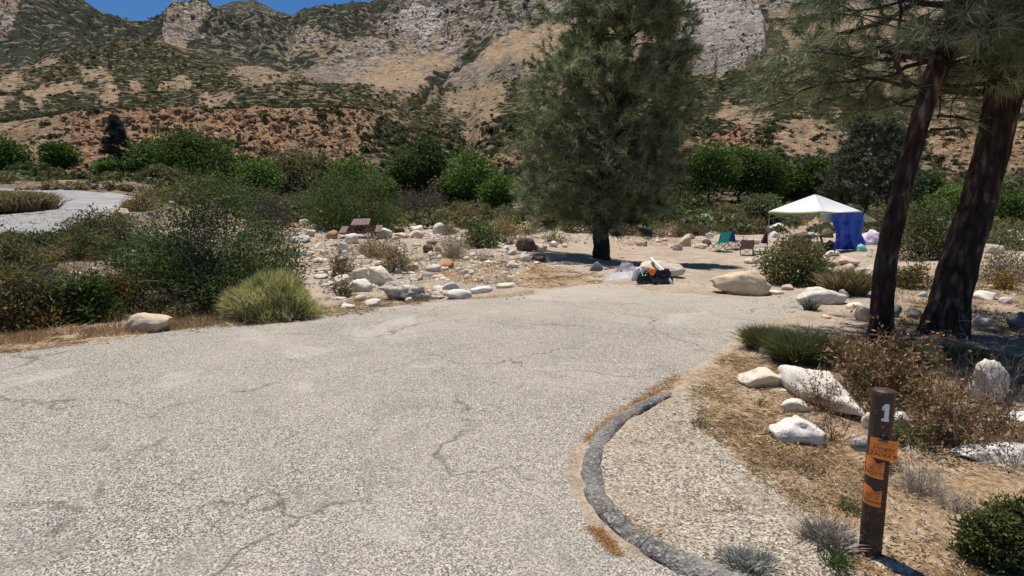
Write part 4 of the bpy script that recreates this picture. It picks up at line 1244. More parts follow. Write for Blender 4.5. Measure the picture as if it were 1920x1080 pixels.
# ================================================================== VEGETATION
def unit(v):
    return v / (np.linalg.norm(v, axis=-1, keepdims=True) + 1e-9)
def leaves(P, D, L, W, col, cvar=0.3):
    """diamond leaves: P base points, D directions"""
    n = len(P)
    D = unit(D)
    s = unit(np.cross(D, rng.normal(size=(n, 3))))
    L = np.asarray(L) * np.ones(n); W = np.asarray(W) * np.ones(n)
    tip = P + D * L[:, None]; mid = P + D * (L * .5)[:, None]
    V = np.stack([P, mid + s * (W / 2)[:, None], tip, mid - s * (W / 2)[:, None]], 1).reshape(-1, 3)
    i = np.arange(n)[:, None] * 4
    F_ = np.concatenate([i + np.array([[0, 1, 2]]), i + np.array([[0, 2, 3]])])
    c = np.repeat(col * (1 + cvar * (rng.random((n, 1)) * 2 - 1)), 4, 0)
    return V, F_, c
def needles(P, D, L, W, col, cvar=.25):
    n = len(P)
    D = unit(D); s = unit(np.cross(D, rng.normal(size=(n, 3)))) * (np.asarray(W) * np.ones(n))[:, None]
    V = np.stack([P - s / 2, P + s / 2, P + D * (np.asarray(L) * np.ones(n))[:, None]], 1).reshape(-1, 3)
    c = np.repeat(col * (1 + cvar * (rng.random((n, 1)) * 2 - 1)), 3, 0)
    return V, np.arange(3 * n).reshape(-1, 3), c
def wander(p0, p1, n, amp, r):
    t = np.linspace(0, 1, n)[:, None]
    P = np.array(p0) * (1 - t) + np.array(p1) * t
    L = np.linalg.norm(np.array(p1) - np.array(p0))
    o = r.normal(size=(n, 3)) * amp * L
    o[0] = 0
    return P + np.cumsum(o, 0) / math.sqrt(n)
def pcol(cols, n):
    c = np.array(cols, float)
    return c[rng.integers(0, len(c), n)]

def shrub(px, pyb, wpx, hpx, cols, label, name='shrub', nleaf=5000, leaf=4.0, ncl=60, twigs=24, tcol=(0.20, 0.17, 0.14), cat='shrub', aspect=.38,
          Y=None, depth=.7, up=0.2, sigma=.13, group=None, dense=.35, bare=0, lowfill=.0, mat=None, kinds=('foliage', 'stems'), hor=None):
    """a leafy bush: clumps of leaf faces round wandering stems. sizes in photograph pixels at its depth"""
    if Y is None:
        b = G(px, pyb)
        Y = b.y
        w = wpx * Y / F
        cy = Y + w * depth * .35
    else:
        w = wpx * Y / F
        cy = Y
    cx = at(px, pyb, cy).x
    s = cy / F
    w = wpx * s
    rx, ry = w / 2, w / 2 * depth
    h = hpx * s
    z0 = gzf(cx, cy)
    root = empty(name, (cx, cy, z0))
    n = ncl
    d = rng.normal(size=(n, 3)); d = unit(d); d[:, 2] = np.abs(d[:, 2])
    rad = 1 - dense * rng.random(n) ** 1.5
    bump_ = 1 + .22 * fbm(d[:, 0] * 2, d[:, 1] * 2, d[:, 2] * 2 + px, 2, int(px) % 50)
    C_ = d * (rad * bump_)[:, None] * np.array([rx, ry, h * .93])
    k = int(n * lowfill)
    if k:
        C_[:k, 2] *= .35
    C_[:, 2] = np.maximum(C_[:, 2], h * .05)
    per = rng.multinomial(nleaf, np.ones(n) / n)
    idx = np.repeat(np.arange(n), per)
    sg = sigma * min(w, h * 1.6)
    off = rng.normal(size=(len(idx), 3)) * sg * np.array([1, 1, .75])
    P = C_[idx] + off
    P[:, 2] = np.abs(P[:, 2])
    D = unit(off) + np.array([0, 0, up]) + .7 * rng.normal(size=off.shape)
    cc = pcol(cols, n)[idx]
    lf = leaf * s
    v, f, c = leaves(P, D, lf * (0.6 + .8 * rng.random(len(P))), lf * aspect, cc)
    link(kinds[0], mesh_np(kinds[0], v, f, c), mat or M_LEAF, root)
    tl = []
    for i in range(twigs):
        a = rng.normal(size=2) * np.array([rx, ry]) * .12
        e = C_[rng.integers(0, n)] * (1.0 + .12 * rng.random())
        p = wander((a[0], a[1], -.02), e, 7, .10, rng)
        r0 = max(.004, .008 * w) * (.5 + rng.random())
        tl.append((p, np.linspace(r0, r0 * .3, 7)))
    for i in range(bare):
        c0 = C_[rng.integers(0, n)] * rng.uniform(.45, .95)
        e = c0 + unit(rng.normal(size=3) + unit(c0) * .8) * rng.uniform(.12, .3) * min(w, h * 2)
        p = wander(c0, e, 5, .16, rng)
        tl.append((p, np.linspace(max(.0035, .0030 * w), max(.0018, .0014 * w), 5)))
    if tl:
        v, f = tubes_tri(tl, 3)
        c = np.tile([tcol], (len(v), 1)) * (0.8 + .4 * rng.random((len(v), 1)))
        link(kinds[1], mesh_np(kinds[1], v, f, c), M_TWIG, root)
    tag(root, label, cat, group)
    return root

def blades_np(cx, cy, z0, rx, ry, h, n, w, cols, spread=.5, droop=.3, seg=3):
    a = rng.random(n) * 6.283; r = np.sqrt(rng.random(n)) * .6
    B = np.stack([np.cos(a) * r * rx, np.sin(a) * r * ry, np.zeros(n)], -1)
    out = np.stack([np.cos(a) * r * rx, np.sin(a) * r * ry, np.zeros(n)], -1) / max(rx, ry)
    D = unit(out * spread * 2 + np.array([0, 0, 1]) + .22 * rng.normal(size=(n, 3)))
    L = h * (0.55 + .5 * rng.random(n))
    s = unit(np.cross(D, rng.normal(size=(n, 3)))) * w
    m = B + D * (L * .6)[:, None]
    dr = unit(D * np.array([1, 1, 0]) + 1e-6)
    t = B + D * L[:, None] + dr * (L * droop * rng.random(n))[:, None] - np.array([0, 0, 1]) * (L * droop * .35)[:, None]
    V = np.stack([B - s / 2, B + s / 2, m + s * .4, m - s * .4, t], 1) + np.array([cx, cy, z0])
    V = V.reshape(-1, 3)
    i = np.arange(n)[:, None] * 5
    F_ = np.concatenate([i + np.array([[0, 1, 2]]), i + np.array([[0, 2, 3]]), i + np.array([[3, 2, 4]])])
    c = np.repeat(pcol(cols, n) * (0.75 + .5 * rng.random((n, 1))), 5, 0)
    return V, F_, c
def grass_bush(px, pyb, wpx, hpx, cols, label, n=2500, wid=2.0, name='grass_clump', spread=.5, depth=.7, tufts=8, cat='grass clump', group=None, mat=None, droop=.3, vol=False):
    b = G(px, pyb)
    w = wpx * b.y / F
    cy = b.y + w * depth * .4
    s = cy / F
    w = wpx * s; h = hpx * s
    cx = at(px, pyb, cy).x
    z0 = gzf(cx, cy)
    parts = []
    if vol:
        d = unit(rng.normal(size=(n, 3))); d[:, 2] = np.abs(d[:, 2])
        bmp = 1 + .30 * fbm(d[:, 0] * 2.2, d[:, 1] * 2.2, d[:, 2] * 2.2 + px, 3, 5)
        q = d * (rng.random(n) ** .5 * bmp)[:, None] * np.array([w / 2, w / 2 * depth, h * .78])
        D = unit(d * .8 + np.array([0, 0, .55]) + .42 * rng.normal(size=(n, 3)))
        parts.append(needles(q, D, h * .24 * (.5 + .8 * rng.random(n)), wid * s, pcol(cols, n) * (.8 + .4 * rng.random((n, 1)))))
        tufts = 0
    for k in range(tufts):
        a = rng.random() * 6.28; r = math.sqrt(rng.random()) * .62
        ox, oy = math.cos(a) * r * w / 2, math.sin(a) * r * w / 2 * depth
        k2 = .75 + .35 * rng.random()
        parts.append(blades_np(ox, oy, 0, w * .34, w * .34 * depth, h * k2 * (1 - .3 * r), n // tufts, wid * s, cols, spread, droop))
    v, f, c = join(parts)
    o = link(name, mesh_np(name, v, f, c), mat or M_LEAF, None, (cx, cy, z0))
    tag(o, label, cat, group)
    return o
def twig_bush(px, pyb, wpx, hpx, cols, label, n=90, name='dead_bush', thick=1.0, depth=.8, cat='dead bush', group=None, leafn=0, lcols=None, leaf=6, curl=.12, levels=2, low=0.1, cup=0.0):
    b = G(px, pyb)
    w = wpx * b.y / F
    cy = b.y + w * depth * .35
    s = cy / F
    w = wpx * s; h = hpx * s
    cx = at(px, pyb, cy).x
    z0 = gzf(cx, cy)
    tl = []; ends = []
    for i in range(n):
        d = unit(rng.normal(size=3)); d[2] = abs(d[2]) * (1 - low) + low * rng.random()
        rr_ = .55 + .5 * rng.random()
        e = d * np.array([w / 2, w / 2 * depth, h]) * rr_
        st = np.array([rng.normal() * .06 * w, rng.normal() * .06 * w, -.01])
        p = wander(st, e, 8, curl, rng)
        p[:, 2] = np.maximum(p[:, 2], -.01)
        tl.append((p, np.linspace(thick * .0016 * w * 1.6 + .001, thick * .0010 * w + .0004, 8)))
        for q in range(3 if levels > 1 else 0):
            k = rng.integers(3, 8)
            dd = unit(unit(p[k] - p[k - 1]) + .8 * rng.normal(size=3) + np.array([0, 0, cup]))
            e2 = p[k] + dd * rng.uniform(.1, .26) * min(w, 2 * h)
            p2 = wander(p[k], e2, 5, curl * 1.4, rng)
            p2[:, 2] = np.maximum(p2[:, 2], 0)
            tl.append((p2, np.linspace(thick * .0011 * w + .0004, thick * .0005 * w + .0003, 5)))
            ends.append(p2)
    v, f = tubes_tri(tl, 3)
    cidx = pcol(cols, len(v) // 3)
    c = np.repeat(cidx, 3, 0)[:len(v)]
    if len(c) < len(v): c = np.concatenate([c, c[:len(v) - len(c)]])
    if leafn:
        root = empty(name, (cx, cy, z0))
        link('branches', mesh_np('branches', v, f, c), M_TWIG, root)
        E = np.concatenate(ends)
        P = E[rng.integers(0, len(E), leafn)] + rng.normal(size=(leafn, 3)) * .012 * w
        D = rng.normal(size=(leafn, 3)) - np.array([0, 0, .5])
        v, f, c = leaves(P, D, leaf * s * (0.6 + .8 * rng.random(leafn)), leaf * s * .4, pcol(lcols, leafn))
        link('dry_leaves', mesh_np('dry_leaves', v, f, c), M_DRY, root)
        o = root
    else:
        o = link(name, mesh_np(name, v, f, c), M_TWIG, None, (cx, cy, z0))
    tag(o, label, cat, group)
    return o

# palettes (real-world leaf colours)
DG = [(0.07, 0.105, 0.026), (0.10, 0.135, 0.038), (0.05, 0.08, 0.022), (0.15, 0.17, 0.06)]
BG = [(0.12, 0.20, 0.04), (0.15, 0.235, 0.055), (0.085, 0.15, 0.032)]
MG = [(0.08, 0.135, 0.028), (0.11, 0.175, 0.038), (0.06, 0.10, 0.024)]
OV = [(0.15, 0.15, 0.06), (0.19, 0.175, 0.08), (0.11, 0.115, 0.05), (0.23, 0.20, 0.10)]
GY = [(0.15, 0.175, 0.08), (0.20, 0.22, 0.11), (0.11, 0.13, 0.055)]
ORG = [(0.30, 0.17, 0.05), (0.20, 0.15, 0.05), (0.13, 0.12, 0.04), (0.36, 0.24, 0.09)]
STR = [(0.42, 0.31, 0.17), (0.33, 0.24, 0.12), (0.50, 0.39, 0.24), (0.22, 0.17, 0.09)]
YG = [(0.52, 0.50, 0.20), (0.43, 0.43, 0.16), (0.60, 0.57, 0.31), (0.32, 0.32, 0.11)]
GRY = [(0.36, 0.32, 0.27), (0.25, 0.215, 0.18), (0.46, 0.42, 0.36)]
BRL = [(0.24, 0.125, 0.06), (0.34, 0.20, 0.10), (0.16, 0.085, 0.045), (0.42, 0.29, 0.18)]

def tree(px, pyb, top, wpx, Y, cols, label, name='tree', nleaf=5000, leaf=3.6, ncl=70, trunkr=.12, crownlow=.15, cat='tree', group=None, sigma=.11, dense=.45, depth=.8, limbs=7, barkm=None, nl=None):
    """broadleaf tree: trunk with limbs, a crown of leaf faces in clumps"""
    s = Y / F
    base = at(px, pyb, Y); z0 = gzf(base.x, Y)
    zt = at(px, top, Y).z
    h = zt - z0; w = wpx * s
    root = empty(name, (base.x, Y, z0))
    zc = h * (crownlow + 1) / 2; rz = h * (1 - crownlow) / 2
    n = ncl
    d = unit(rng.normal(size=(n, 3)))
    rad = (1 - dense * rng.random(n)) * (1 + .25 * fbm(d[:, 0] * 2.2, d[:, 1] * 2.2, d[:, 2] * 2.2 + px, 2, 5))
    C_ = d * rad[:, None] * np.array([w / 2, w / 2 * depth, rz]) + np.array([0, 0, zc])
    C_[:, 2] = np.clip(C_[:, 2], h * .04, None)
    idx = np.repeat(np.arange(n), rng.multinomial(nleaf, np.ones(n) / n))
    sg = sigma * min(w, h)
    off = rng.normal(size=(len(idx), 3)) * sg * np.array([1, 1, .7])
    P = C_[idx] + off
    P[:, 2] = np.abs(P[:, 2])
    D = unit(off) + rng.normal(size=off.shape) * .8 - np.array([0, 0, .1])
    v, f, c = leaves(P, D, leaf * s * (.6 + .8 * rng.random(len(P))), leaf * s * .5, pcol(cols, n)[idx])
    link('crown', mesh_np('crown', v, f, c), M_LEAF, root)
    tp = wander((0, 0, -.1), (rng.normal() * .05 * w, 0, h * .6), 7, .05, rng)
    tl = [(tp, np.linspace(trunkr, trunkr * .4, 7))]
    for i in range(limbs):
        k = rng.integers(1, 6)
        tl.append((wander(tp[k], C_[rng.integers(0, n)], 6, .08, rng), np.linspace(trunkr * .45, trunkr * .12, 6)))
    v, f = tubes_tri(tl, 6)
    link('trunk', mesh_np('trunk', v, f, smooth=True), barkm or M_BARK2, root)
    tag(root, label, cat, group)
    return root

# ---------------------------------------------- belt of trees under the bluff
TR = [
 (22, 345, 262, 60, 84, MG, 'rounded green tree at the far left border under the bluff', dict(crownlow=.1)),
 (68, 352, 308, 80, 80, DG, 'low dark green tree between the two leftmost bright ones', dict(crownlow=.02)),
 (30, 352, 322, 70, 78, BG, 'low bright green bushy tree at the left end of the belt', dict(crownlow=.02)),
 (118, 345, 266, 40, 86, MG, 'small green tree with a flat top before the red rubble', dict(crownlow=.35)),
 (212, 345, 300, 56, 80, BG, 'bright yellow-green bushy tree under the grey conifer', dict(crownlow=.05)),
 (283, 350, 275, 66, 82, MG, 'green tree just left of the largest spreading one under the bluff', dict(crownlow=.1)),
 (362, 360, 249, 106, 80, MG, 'largest spreading green tree under the red bluff with a domed top', dict(crownlow=.25, nleaf=8000, ncl=110)),
 (318, 362, 312, 90, 74, OV, 'olive green bushy tree in front of the domed one', dict(crownlow=.02)),
 (440, 362, 282, 78, 80, MG, 'green tree right of the domed one with a sloping crown', dict(crownlow=.08)),
 (485, 366, 300, 66, 76, BG, 'bright green bushy tree behind the big dark shrub', dict(crownlow=.05)),
 (408, 372, 330, 80, 66, DG, 'dark green thicket tree behind the big dark shrub', dict(crownlow=.02)),
 (537, 352, 282, 84, 88, OV, 'olive brown bushy tree at the foot of the bluff', dict(crownlow=.02)),
 (590, 352, 300, 80, 86, OV, 'dusty olive tree right of the olive brown one', dict(crownlow=.02)),
 (660, 362, 293, 68, 84, BG, 'bright green tree showing above the shrub behind the picnic table', dict(crownlow=.1)),
 (716, 372, 326, 44, 76, BG, 'small lime green bush tree just right of the one above the table shrub', dict(crownlow=.05)),
 (760, 372, 284, 52, 82, DG, 'narrow dark green tree left of the tallest dark one', dict(crownlow=.08)),
 (800, 376, 262, 72, 84, DG, 'tallest dark green tree in the middle of the belt', dict(crownlow=.08, nleaf=7000)),
 (888, 384, 288, 90, 78, BG, 'bright green round-topped tree left of the big pine', dict(crownlow=.14, nleaf=7000)),
 (935, 388, 326, 60, 70, BG, 'bright green bushy tree between the round-topped tree and the pine', dict(crownlow=.03)),
 (850, 380, 330, 60, 80, OV, 'olive green bushy tree beside the dark tent', dict(crownlow=.02)),
 (1330, 400, 268, 80, 72, MG, 'leafy green tree showing right of the big pine', dict(crownlow=.25, nleaf=6500)),
 (1382, 402, 275, 70, 76, MG, 'green tree second to the right of the big pine', dict(crownlow=.3, nleaf=6500)),
 (1434, 398, 283, 64, 74, MG, 'pointed green tree above the left corner of the canopy', dict(crownlow=.15)),
 (1480, 396, 303, 44, 78, MG, 'narrow green tree above the peak of the canopy', dict(crownlow=.1)),
 (1528, 392, 290, 56, 78, MG, 'green tree behind the right slope of the canopy roof', dict(crownlow=.1)),
 (1425, 415, 366, 60, 50, GY, 'low grey-green bush tree left of the canopy', dict(crownlow=.02)),
 (1735, 412, 330, 44, 62, MG, 'small dark green tree seen between the two leaning pines', dict(crownlow=.3)),
 (1772, 432, 345, 60, 44, BG, 'thin bright green sapling between the two leaning pines', dict(crownlow=.35, nleaf=2200, ncl=30)),
 (1815, 402, 335, 60, 64, GY, 'grey-green tree just behind the thicker pine', dict(crownlow=.02)),
 (1885, 418, 362, 70, 46, MG, 'bushy green tree near the right border beyond the thicker pine', dict(crownlow=.05)),
 (1900, 398, 325, 120, 66, GY, 'broad grey-green thicket tree at the right border', dict(crownlow=.02)),
 (2000, 400, 330, 120, 64, MG, 'green tree beyond the right border', dict(crownlow=.05)),
 (-60, 352, 275, 90, 84, MG, 'green tree beyond the left border', dict(crownlow=.05)),
 (1260, 398, 300, 90, 74, DG, 'dark tree hidden behind the right side of the big pine', dict(crownlow=.02)),
 (1180, 394, 322, 100, 70, DG, 'dark thicket tree behind the trunk of the big pine', dict(crownlow=.02)),
 (1060, 392, 315, 110, 74, DG, 'dark tree hidden behind the left side of the big pine', dict(crownlow=.02)),
]
for px, pyb, top, wpx, Y, cols, lab, kw in TR:
    if px < -50 or px > 1990: continue
    kw = dict(dict(nleaf=5200, leaf=5.6), **kw)
    tree(px, pyb, top + 2, wpx * 1.1, Y, cols, lab, name='broadleaf_tree', trunkr=.16, **kw)

# ---------------------------------------------- pines
def bark_trunk(name, pts, rad, root, sides=28, steps=110, mat=None, rough=.10, flare=0.0):
    P = np.array(pts, float); R = np.array(rad, float)
    t0 = np.concatenate([[0], np.cumsum(np.linalg.norm(np.diff(P, axis=0), axis=1))])
    t = np.linspace(0, t0[-1], steps)
    # smooth interpolation
    Q = np.stack([np.interp(t, t0, P[:, k]) for k in range(3)], -1)
    ker = np.ones(9) / 9
    Qs = np.stack([np.convolve(np.pad(Q[:, k], 4, 'reflect', reflect_type='odd'), ker, 'valid') for k in range(3)], -1)
    Rr = np.interp(t, t0, R) + flare * np.exp(-t / .22)
    V_, Fq, tri = tube_np(Qs, Rr, sides, cap=False)
    ang = np.tile(np.linspace(0, 2 * np.pi, sides, endpoint=False), steps)
    hgt = np.repeat(t, sides)
    rr_ = np.repeat(Rr, sides)
    cen = np.repeat(Qs, sides, 0)
    disp = rough * rr_ * (1.0 * ridged(np.cos(ang) * 3.2, np.sin(ang) * 3.2, hgt * 1.6, 3, 71) + .5 * vn(np.cos(ang) * 8, np.sin(ang) * 8, hgt * 9, 72))
    V_ = cen + (V_ - cen) * (1 + disp / rr_)[:, None]
    o = link(name, mesh_np(name, V_, Fq, smooth=True), mat or M_BARK, root)
    return o, Qs, Rr, t
def pine(name, label, base, tpts, trad, limbs, tuftcfg, cols, seed, radius_fn, zlow, ztop, nlimb, Lneedle, Wneedle, nneed, group=None, flare=.08, azim=None, subs=11, tpers=5, droopy=.25, extra=(), uplift=.35, lowdrop=.10, fpow=1.1, fill=0, tcol=(.10, .07, .055), hull=.45):
    r = np.random.default_rng(seed)
    root = empty(name, base)
    b = np.array(base)
    tp = np.array(tpts, float) - b
    _, Q, Rr, tt = bark_trunk('trunk', tp, trad, root, flare=flare)
    TP, TD = [], []
    for i in range(nlimb):
        f = (i + .5) / nlimb
        zz = zlow + (ztop - zlow) * f ** fpow + r.normal() * .1
        k = int(np.argmin(np.abs(Q[:, 2] - zz)))
        c = Q[k]
        az = i * 2.39996 + r.normal() * .25 if azim is None else azim(i, r)
        L = radius_fn(zz, az) * (.78 + .3 * r.random())
        if L < .15: continue
        dirh = np.array([math.cos(az), math.sin(az), 0])
        m = 9
        s = np.linspace(0, 1, m)
        rise = uplift * L * (s - .9 * s ** 2) * 1.3 + (-lowdrop * L * s ** 2 if zz < (zlow + (ztop - zlow) * .25) else .08 * L * s)
        P = c + dirh * (L * s)[:, None] + np.stack([np.zeros(m), np.zeros(m), rise], -1)
        P += np.cumsum(r.normal(size=(m, 3)) * .034 * L, 0) * np.array([1, 1, .9])
        lr = max(.012, Rr[k] * .30)
        v, f_ = tubes_tri([(P, np.linspace(lr, .006, m))], 6)
        tl = []
        for q in range(subs):
            u = .28 + .72 * (q + r.random()) / subs
            j = min(m - 2, int(u * (m - 1)))
            p0 = P[j] + (P[j + 1] - P[j]) * (u * (m - 1) - j)
            side = 1 if q % 2 else -1
            perp = np.array([-dirh[1], dirh[0], 0]) * side
            sd_ = unit(perp * r.uniform(.5, 1.1) + dirh * .7 + np.array([0, 0, r.uniform(-.35, .55)]))
            SL = L * (.16 + .24 * r.random()) * (1.15 - .45 * u) + .12
            e = p0 + sd_ * SL
            sp = wander(p0, e, 5, .07, r)
            tl.append((sp, np.linspace(.009, .004, 5)))
            for w_ in range(tpers):
                x = .35 + .65 * (w_ + r.random()) / tpers
                jj = min(3, int(x * 4)); pp = sp[jj] + (sp[jj + 1] - sp[jj]) * (x * 4 - jj)
                dd = unit(sd_ + r.normal(size=3) * .5 + np.array([0, 0, .25]))
                q_ = pp + dd * r.uniform(.02, .16) * (1 if L > 1 else .6)
                TP.append(q_); TD.append(dd)
        TP.append(P[-1]); TD.append(dirh + np.array([0, 0, .3]))
        v2, f2 = tubes_tri(tl, 3)
        lb = link('limb', mesh_np('limb', np.concatenate([v, v2]), np.concatenate([f_, f2 + len(v)]), smooth=True), M_BARK, root)
    for (pts, r0) in extra:   # bare limbs traced where they stand
        P = np.array(pts) - b
        v, f_ = tubes_tri([(P, np.linspace(r0, r0 * .35, len(P)))], 6)
        link('limb', mesh_np('limb', v, f_, smooth=True), M_BARK, root)
        TP.append(P[-1]); TD.append(unit(P[-1] - P[-2]))
    for i in range(fill):      # twigs growing between the limbs
        zz = zlow + .1 + (ztop - zlow) * r.random() ** 1.25
        az = r.random() * 6.283
        k = int(np.argmin(np.abs(Q[:, 2] - zz)))
        rad_ = radius_fn(zz, az) * (.40 + .55 * r.random() ** .7) * (1 + .18 * math.sin(az * 5 + zz * 3.1))
        o_ = np.array([math.cos(az), math.sin(az), 0])
        TP.append(Q[k] + o_ * rad_ + np.array([0, 0, .12 * rad_])); TD.append(o_ * .6 + np.array([0, 0, .6]) + r.normal(size=3) * .3)
    TP = np.array(TP); TD = unit(np.array(TD))
    N = len(TP)
    idx = np.repeat(np.arange(N), nneed)
    D = TD[idx] * .9 + rng.normal(size=(len(idx), 3)) * .55 - np.array([0, 0, droopy])
    P = TP[idx] - TD[idx] * (rng.random(len(idx)) * Lneedle * .55)[:, None]
    cl = pcol(cols, N)[idx]
    v, f_, c = needles(P, D, Lneedle * (.65 + .5 * rng.random(len(P))), Wneedle, cl, .3)
    link('crown', mesh_np('crown', v, f_, c), M_NEEDLE, root)
    tag(root, label, 'pine tree', group)
    return root
PN = [(0.20, 0.24, 0.12), (0.26, 0.295, 0.155), (0.15, 0.185, 0.09), (0.36, 0.37, 0.20), (0.11, 0.15, 0.075)]
# the big pine in the middle
b0 = G(1128, 488)
YM = b0.y
tpx = [(1128, 492), (1127, 455), (1126, 410), (1130, 360), (1137, 310), (1148, 250), (1160, 190), (1170, 120), (1180, 40), (1183, -40), (1176, -130), (1172, -220), (1170, -300)]
tw = [.285, .26, .245, .225, .20, .18, .16, .135, .11, .09, .065, .045, .02]
TM = [at(x, y, YM)[:] for x, y in tpx]
TM[0] = (TM[0][0], TM[0][1], b0.z - .1)
def rad_main(z, az):
    zs = [0.2, 1.3, 1.7, 2.4, 3.6, 4.8, 6.0, 7.5, 9.2, 11, 12.6]
    rs = [1.2, 2.1, 2.7, 3.15, 3.25, 3.15, 3.0, 2.6, 2.1, 1.5, .5]
    k = float(np.interp(z, zs, rs))
    return k * (.95 - .12 * math.cos(az)) 
main_pine = pine('pine_tree', 'big full pine standing alone at the centre in the campsite', (TM[0][0], YM, b0.z), TM, tw, None, None, PN, 5, rad_main, 1.3, 12.3, 90, .34, .020, 25, flare=.06, subs=13, tpers=5, uplift=.42, lowdrop=.10, fill=3000)

# the two leaning pines at the right
PD = [(0.16, 0.20, 0.10), (0.22, 0.25, 0.135), (0.12, 0.15, 0.075), (0.32, 0.32, 0.19)]
ba = G(1652, 650); Ya = ba.y
ta = [(1651, 655), (1652, 600), (1655, 540), (1662, 480), (1676, 420), (1693, 350), (1712, 270), (1732, 200), (1757, 130), (1785, 60), (1812, -20), (1835, -120), (1850, -260), (1858, -450), (1860, -700), (1862, -1000)]
Ta = [at(x, y, Ya + .02 * i)[:] for i, (x, y) in enumerate(ta)]
Ta[0] = (Ta[0][0], Ta[0][1], ba.z - .08)
wa = [.13, .118, .11, .104, .10, .096, .092, .09, .105, .098, .09, .085, .075, .06, .04, .015]
def L2(p, Y): return at(p[0], p[1], Y)[:]
exA = [([L2(p, Ya + .1) for p in [(1738, 200), (1715, 200), (1690, 198), (1672, 188), (1652, 184)]], .014),
       ([L2(p, Ya + .2) for p in [(1758, 217), (1790, 219), (1820, 225), (1835, 230)]], .02),
       ([L2(p, Ya + .0) for p in [(1745, 243), (1775, 242), (1800, 240), (1810, 250)]], .018),
       ([L2(p, Ya + .1) for p in [(1780, 88), (1810, 75), (1850, 62), (1890, 55)]], .03),
       ([L2(p, Ya - .1) for p in [(1775, 122), (1810, 110), (1850, 100)]], .02),
       ([L2(p, Ya - .2) for p in [(1702, 165), (1680, 120), (1684, 60), (1690, 20), (1680, -30)]], .03),
       ([L2(p, Ya - .2) for p in [(1738, 165), (1715, 160), (1702, 150)]], .02),
       ([L2(p, Ya - .3) for p in [(1698, 40), (1660, 34), (1620, 28), (1570, 8)]], .014),
       ([L2(p, Ya - .3) for p in [(1700, 115), (1640, 112), (1590, 105), (1540, 98), (1500, 96)]], .013),
       ([L2(p, Ya - .3) for p in [(1700, 55), (1640, 42), (1600, 25)]], .011)]
def rad_a(z, az):
    k = float(np.interp(z, [2.4, 3.0, 4, 6, 8, 10, 11], [1.2, 2.1, 2.3, 2.2, 1.7, 1.0, .3]))
    return k * .84 * (1 - .45 * max(0, -math.sin(az)))
pine('pine_tree', 'thinner leaning pine, left one of the pair at the right', (Ta[0][0], Ya, ba.z), Ta, wa, None, None, PD, 15, rad_a, 3.15, 10.8, 58, .25, .0080, 38, flare=.02, subs=10, tpers=3, uplift=.12, droopy=.6, extra=exA, fpow=1.7)
bb = G(1768, 628); Yb = bb.y
tb = [(1766, 636), (1774, 590), (1787, 530), (1806, 470), (1826, 410), (1846, 340), (1862, 270), (1878, 200), (1892, 120), (1908, 30), (1922, -80), (1930, -220), (1936, -420), (1940, -700), (1945, -1000)]
Tb = [at(x, y, Yb + .02 * i)[:] for i, (x, y) in enumerate(tb)]
Tb[0] = (Tb[0][0], Tb[0][1], bb.z - .08)
wb = [.26, .22, .20, .188, .18, .175, .17, .168, .20, .185, .165, .14, .11, .07, .02]
exB = [([L2(p, Yb - .2) for p in [(1885, 105), (1850, 112), (1815, 118), (1790, 124)]], .02),
       ([L2(p, Yb - .3) for p in [(1868, 225), (1845, 215), (1815, 205), (1790, 200)]], .008),
       ([L2(p, Yb - .3) for p in [(1870, 130), (1830, 140), (1800, 146), (1780, 142)]], .018)]
def rad_b(z, az):
    k = float(np.interp(z, [2.4, 3.0, 4, 6, 8, 10, 11], [1.2, 1.9, 2.5, 2.5, 2.0, 1.2, .3]))
    return k * (1 - .55 * max(0, -math.sin(az)))
pine('pine_tree', 'thicker leaning pine with a heavy dark trunk, right one of the pair', (Tb[0][0], Yb, bb.z), Tb, wb, None, None, PD, 25, rad_b, 3.2, 11.5, 62, .25, .0080, 38, flare=.035, subs=10, tpers=3, uplift=.12, droopy=.6, extra=exB, fpow=1.7)

def small_conifer(px, pyb, top, wpx, Y, cols, label, n=36, thin=1.0, fill=0):
    s = Y / F
    base = at(px, pyb, Y); z0 = gzf(base.x, Y); h = at(px, top, Y).z - z0; w = wpx * s
    def rf(z, az): return max(.2, w / 2 * (1 - (z / h) ** 1.6) * (.55 + .6 * min(1, z / h * 4)))
    pts = [(base.x, Y, z0 - .1), (base.x + .02 * h, Y, z0 + h * .5), (base.x, Y, z0 + h)]
    return pine('conifer', label, (base.x, Y, z0), pts, [.16, .1, .02], None, None, cols, int(px), rf, .1 * h, h * .97, n, .008 * Y, .0014 * Y, 22, flare=.0, subs=8, tpers=4, uplift=.3, fill=fill)
small_conifer(226, 345, 214, 56, 84, [(0.075, 0.085, 0.065), (0.10, 0.11, 0.085), (0.055, 0.065, 0.05)], 'thin grey-green conifer against the red bluff', 34)
small_conifer(1622, 405, 165, 165, 56, [(0.10, 0.125, 0.075), (0.15, 0.17, 0.115), (0.07, 0.09, 0.05)], 'dark grey-green conifer behind the canopy, left of the leaning pines', 60, fill=1100)

# ---------------------------------------------- shrubs
TW = (0.30, 0.27, 0.24)
